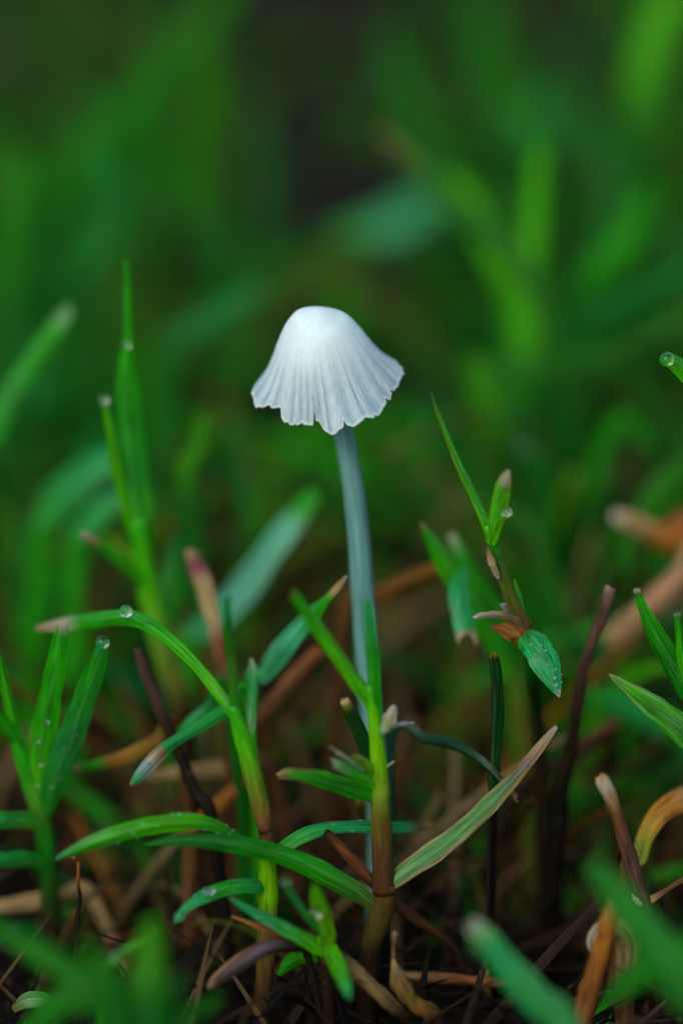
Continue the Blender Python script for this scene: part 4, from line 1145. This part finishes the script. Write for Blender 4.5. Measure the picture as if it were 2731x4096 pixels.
# where they stand: (reading-grid x, depth Y mm, scale)
spots = [(60, 60, 1.0), (230, 52, .9), (420, 62, 1.0), (330, 85, 1.1), (120, 95, 1.2), (520, 88, 1.1), (1010, 58, .8), (1190, 50, 1.15), (1260, 70, 1.1), (1400, 48, .9),
         (1500, 62, 1.0), (1120, 78, 1.0), (1340, 92, 1.25), (1560, 90, 1.2), (430, 120, 1.3), (560, 128, 1.3), (250, 130, 1.2), (60, 140, 1.2), (980, 118, 1.0), (1080, 132, 1.2),
         (1220, 120, 1.2), (1420, 135, 1.3), (1520, 150, 1.4), (460, 170, 1.4), (1180, 172, 1.4), (300, 38, .7), (1300, 34, .75), (1460, 30, .7),
         (30, 36, .8), (520, 40, .7), (1080, 36, .65), (180, 175, 1.3), (-60, 74, 1.0), (1650, 70, 1.0), (-150, 110, 1.1), (1750, 120, 1.2)]
for i, (px, Y, s_) in enumerate(spots):
    x = at(px, 1176, Y)[0]
    src = protos[i % len(protos)]
    if i < len(protos):
        o = src
    else:
        o = src.copy(); COL.objects.link(o)
        for ch in list(src.children):
            if ch.parent == src:
                c = ch.copy(); COL.objects.link(c); c.parent = o
    o.location = (x * MM, Y * MM, ground_h(x, Y) * MM)
    o.rotation_euler = (0, 0, rg.uniform(0, 6.28))
    o.scale = (s_, s_, s_)
    tag(o, BGL, 'grass shoot', BGG)

# wide blades in randomly varied green tones, well behind the plane of focus
for q, c in (
        ([(540, -40, 105, 90), (440, 110, 104, 170), (300, 270, 102, 180), (140, 440, 100, 170), (20, 600, 98, 140)], 'mid'),
        ([(470, 20, 88, 60), (490, 200, 88, 150), (470, 360, 88, 170), (500, 520, 88, 140), (520, 700, 88, 100)], 'lime'),
        ([(350, 250, 80, 60), (380, 400, 80, 130), (460, 520, 80, 120), (540, 640, 80, 90)], 'mid'),
        ([(60, 350, 70, 80), (40, 520, 70, 110), (20, 700, 70, 110)], 'mid'),
        ([(200, 330, 76, 60), (260, 420, 76, 130), (240, 560, 76, 130), (180, 720, 76, 100)], (0.01, 0.22, 0.02)),
        ([(1240, 330, 60, 40), (1225, 480, 60, 80), (1210, 640, 60, 110), (1200, 800, 60, 130), (1180, 960, 60, 110)], 'lime'),
        ([(1040, 400, 62, 50), (1090, 480, 62, 90), (1140, 600, 62, 110), (1180, 760, 62, 110)], 'lime'),
        ([(880, 60, 110, 60), (930, 180, 110, 120), (990, 300, 110, 130), (1040, 420, 110, 110)], 'mid'),
        ([(1130, -20, 120, 80), (1110, 80, 120, 150), (1140, 220, 120, 170), (1180, 380, 118, 140)], 'mid'),
        ([(1560, -40, 90, 120), (1510, 60, 90, 160), (1480, 170, 90, 150), (1460, 300, 90, 110)], 'lime'),
        ([(1300, 250, 84, 90), (1370, 330, 84, 160), (1400, 450, 84, 160), (1380, 600, 84, 120)], (0.03, 0.30, 0.03)),
        ([(1480, 430, 66, 60), (1460, 520, 66, 110), (1410, 600, 66, 130), (1340, 720, 66, 110)], 'mid'),
        ([(1600, 620, 58, 120), (1500, 670, 58, 130), (1400, 730, 58, 120), (1300, 830, 58, 90)], (0.01, 0.26, 0.03)),
        ([(1400, 810, 52, 60), (1290, 830, 52, 100), (1190, 860, 52, 120), (1090, 920, 52, 100)], 'mid'),
        ([(1090, 820, 50, 60), (1120, 920, 50, 120), (1140, 1040, 50, 110)], 'lime'),
        ([(1250, 200, 100, 80), (1220, 320, 100, 150), (1240, 460, 100, 140)], (0.01, 0.20, 0.02)),
        ([(600, 660, 56, 60), (530, 700, 56, 90), (450, 760, 56, 100), (380, 850, 56, 80)], (0.008, 0.20, 0.03)),
        ([(740, 540, 120, 80), (760, 600, 120, 120), (740, 700, 120, 100)], (0.03, 0.22, 0.02)),
        ([(470, 950, 32, 30), (450, 1050, 32, 60), (430, 1150, 32, 70)], 'lime'),
        ([(1480, 1020, 44, 60), (1430, 960, 44, 90), (1380, 1060, 44, 100), (1360, 1180, 44, 80)], 'mid'),
        ([(250, 1230, 26, 30), (330, 1330, 26, 50), (390, 1450, 26, 60), (430, 1560, 26, 60)], 'yel')):
    e = at(*q[-1][:3])
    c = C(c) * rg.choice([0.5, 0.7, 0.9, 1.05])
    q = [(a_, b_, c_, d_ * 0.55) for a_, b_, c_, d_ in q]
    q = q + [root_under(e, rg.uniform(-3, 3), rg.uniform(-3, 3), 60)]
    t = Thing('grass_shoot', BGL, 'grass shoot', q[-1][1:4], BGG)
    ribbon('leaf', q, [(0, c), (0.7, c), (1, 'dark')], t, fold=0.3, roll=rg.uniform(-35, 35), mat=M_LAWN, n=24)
    x, y, z = q[-1][1:4]
    tube('sheath', [('w', x, y, z + 5, 40), ('w', x, y, z - 0.5, 50)], [(0, 'olive'), (1, 'brown')], t, n=6, sides=8)
blade([(1045, 440, 96, 60), (980, 470, 96, 76), (900, 510, 96, 90), (830, 540, 96, 80), (790, 600, 96, 60), root_under(at(760, 760, 96), 0, 0, 60)], [(0, 'mid'), (0.4, (0.04, 0.36, 0.16)), (1, 'mid')],
      'wide blurred teal blade bending level above the mushroom cap', fold=0.1, roll=-35)
blade([(1524, 815, 3, 26), (1545, 830, 3, 40), (1590, 870, 3.5, 52), (1660, 990, 4, 56), root_under(at(1740, 1500, 5), 0, 0, 40)], [(0, 'mid'), (0.3, 'lime'), (1, 'mid')],
      'bright blade tip holding a droplet, beyond the tan straws', fold=0.4, roll=25)

blade([(1203, 1008, 40, 14), (1222, 1060, 40, 34), (1245, 1150, 40, 44), root_under(at(1262, 1350, 40), 0, 0, 40)], [(0, 'dark'), (1, 'dark')],
      'dim blurred blade carrying a round glinting drop, right of the thin leaf', fold=0.4)
drop_px(1206, 1026, 39.4, 40, 'round out-of-focus drop glinting in the grass right of the mushroom')

for i in range(110):
    Y = rg.uniform(30, 150); px = rg.uniform(-80, 1650)
    if 560 < px < 960 and (Y < 60 or rg.random() < 0.7): continue
    x = at(px, 1176, Y)[0]; z = ground_h(x, Y)
    h = rg.uniform(16, 30) * (0.75 + Y / 160); a = rg.uniform(0, 6.28); ln = h * rg.uniform(0.2, 0.9)
    q = [('w', x + math.cos(a) * ln * f ** 2, Y + math.sin(a) * ln * f ** 2, z - 0.6 + h * (f - 0.25 * f * f), wd) for f, wd in ((1, 6), (.85, 26), (.6, 38), (.35, 38), (0, 26))]
    t = Thing('grass_shoot', BGL, 'grass shoot', q[-1][1:4], BGG)
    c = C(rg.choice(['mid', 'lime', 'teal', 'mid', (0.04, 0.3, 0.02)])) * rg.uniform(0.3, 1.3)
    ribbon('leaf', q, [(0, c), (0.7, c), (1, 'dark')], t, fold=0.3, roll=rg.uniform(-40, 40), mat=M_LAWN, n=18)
    tube('sheath', [('w', x, Y, z + 5, 30), ('w', x, Y, z - 0.5, 36)], [(0, 'olive'), (1, 'brown')], t, n=6, sides=8)

# the mass of the lawn beyond
bl = []
for i in range(5200):
    y = 20 + 680 * rg.random() ** 1.25
    x = rg.uniform(-1, 1) * (70 + y * 0.42)
    # patchy: bare dark gaps
    g = math.sin(x * 0.075 + 1.1) * math.cos(y * 0.055 + 0.7) + 0.5 * math.sin(x * 0.19 - y * 0.13)
    if -15 < x < 7 and 45 < y < 420 and rg.random() < 0.93: continue
    if g < rg.uniform(-0.3, 0.9) or (y < 130 and rg.random() < 0.72): continue
    if y < 60 and rg.random() < 0.55: continue
    ln = rg.uniform(10, 30) * (0.7 + min(0.5, y / 250))
    c = pick(rg, greens)
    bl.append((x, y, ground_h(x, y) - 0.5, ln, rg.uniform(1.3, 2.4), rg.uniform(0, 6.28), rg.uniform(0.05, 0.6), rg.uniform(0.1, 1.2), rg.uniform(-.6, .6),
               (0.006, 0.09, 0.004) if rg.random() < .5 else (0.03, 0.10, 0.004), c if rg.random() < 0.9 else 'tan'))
# grass all round, outside the view, shading the soil
for i in range(3000):
    x, y = rg.uniform(-260, 260), rg.uniform(-330, 60)
    if y < -46 and abs(x) < 60 + (-46 - y) * 0.02:
        if y < -200 and abs(x) < 50: continue
        ln = rg.uniform(6, 15)
    elif abs(x) < 40 + 0.1 * (y + 50): continue
    else: ln = rg.uniform(18, 46)
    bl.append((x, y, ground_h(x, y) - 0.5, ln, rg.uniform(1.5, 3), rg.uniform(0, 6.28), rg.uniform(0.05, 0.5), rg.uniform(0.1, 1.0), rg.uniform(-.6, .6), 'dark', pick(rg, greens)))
# sparse low blades round the subject
for i in range(260):
    x, y = rg.uniform(-45, 45), rg.uniform(-40, 24)
    if abs(x) < 26 and -16 < y < 6 and rg.random() < 0.75: continue
    bl.append((x, y, ground_h(x, y) - 0.5, rg.uniform(3, 8), rg.uniform(0.7, 1.5), rg.uniform(0, 6.28), rg.uniform(0.2, 0.9), rg.uniform(0.2, 1.0), rg.uniform(-.6, .6), 'mid', pick(rg, greens)))
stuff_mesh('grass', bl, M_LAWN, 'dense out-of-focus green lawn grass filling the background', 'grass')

# dead straws standing among the nearer grass
for i in range(140):
    Y = 9 + 70 * rg.random() ** 1.4; x = (rg.uniform(-30, 30) if i < 100 else rg.uniform(-13, 15)) * (1 + Y / 300)
    h = rg.uniform(4, 22) * (0.8 + Y / 120); a = rg.uniform(0, 6.28); ln = rg.uniform(0.2, 1.1) * h
    z0 = ground_h(x, Y)
    c = C(pick(rg, ['tan', 'orange', 'rust', 'brown', 'olive', (0.2, 0.14, 0.03), 'straw', (0.25, 0.2, 0.03)])) * rg.uniform(0.35, 0.9)
    q = [('w', x + math.cos(a) * ln * f ** 1.4, Y + math.sin(a) * ln * f ** 1.4, z0 - 0.6 + h * f, 26 - 12 * f) for f in (1, .8, .6, .4, .2, 0)]
    tube('dry_straw', q, [(0, c), (0.7, c), (1, 'brown')], mat=M_DRY, flat=0.6, n=12, sides=8, label='blurred dead straw leaning among the lawn grass behind the mushroom', cat='dry straw', group='dead straws in the lawn behind')

for i in range(46):
    Y = rg.uniform(7, 40); x = rg.uniform(-28, 28)
    z = ground_h(x, Y); h = rg.uniform(4, 15); a = rg.uniform(0, 6.28); ln = h * rg.uniform(0.3, 1.3)
    if abs(x - 2) < 5 and Y < 12: continue
    q = [('w', x + math.cos(a) * ln * f ** 2, Y + math.sin(a) * ln * f ** 2, z - 0.6 + h * (f - 0.3 * f * f), wd) for f, wd in ((1, 5), (.85, 24), (.6, 36), (.35, 34), (0, 22))]
    t = Thing('grass_shoot', 'short blurred green sprig low among the straws behind the mushroom', 'grass shoot', q[-1][1:4], 'short green sprigs among the straws')
    c = C(rg.choice(['mid', 'dark', 'teal', 'deep', (0.05, 0.2, 0.004)])) * rg.uniform(0.2, 0.8)
    ribbon('leaf', q, [(0, c), (0.7, c), (1, 'olive')], t, fold=0.4, roll=rg.uniform(-40, 40), mat=M_LAWN, n=16)
    tube('sheath', [('w', x, Y, z + 3, 20), ('w', x, Y, z - 0.5, 24)], [(0, 'olive'), (1, 'brown')], t, n=6, sides=8)
for i in range(60):
    Y = rg.uniform(-5, 16); x = rg.uniform(-26, 26)
    h = rg.uniform(1, 9); a = rg.uniform(0, 6.28); ln = rg.uniform(5, 16)
    z0 = ground_h(x, Y)
    c = pick(rg, ['rust', 'brown', 'brown', 'olive', 'dbrown', 'tan', (0.05, 0.08, 0.01), (0.14, 0.09, 0.03)])
    c = C(c) * 0.5
    q = [('w', x + math.cos(a) * ln * f, Y + abs(math.sin(a)) * ln * f * 0.6, z0 - 0.4 + h * math.sin(f * 1.9), 17 - 8 * f) for f in (1, .8, .6, .4, .2, 0)]
    tube('dry_straw', q, [(0, c), (0.7, c), (1, 'brown')], mat=M_DRY, flat=0.5, n=14, sides=8, label='dull dry straw in the tangle on the soil round the shoots', cat='dry straw', group='straws tangled on the soil')

# thatch: dead straw littering the soil
dl = []
for i in range(6000):
    y = -45 + 560 * rg.random() ** 1.7
    x = rg.uniform(-1, 1) * (48 + max(0, y) * 0.42)
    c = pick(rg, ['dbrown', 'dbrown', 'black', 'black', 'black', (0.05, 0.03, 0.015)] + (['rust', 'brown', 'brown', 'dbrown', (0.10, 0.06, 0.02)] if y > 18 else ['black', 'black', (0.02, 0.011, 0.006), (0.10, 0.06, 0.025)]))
    dl.append((x, y, ground_h(x, y) + rg.uniform(-0.3, 2.2), rg.uniform(4, 17), rg.uniform(0.25, 1.1), rg.uniform(0, 6.28), rg.uniform(0.8, 1.55), rg.uniform(0.0, 0.5), rg.uniform(-1, 1), c, c))
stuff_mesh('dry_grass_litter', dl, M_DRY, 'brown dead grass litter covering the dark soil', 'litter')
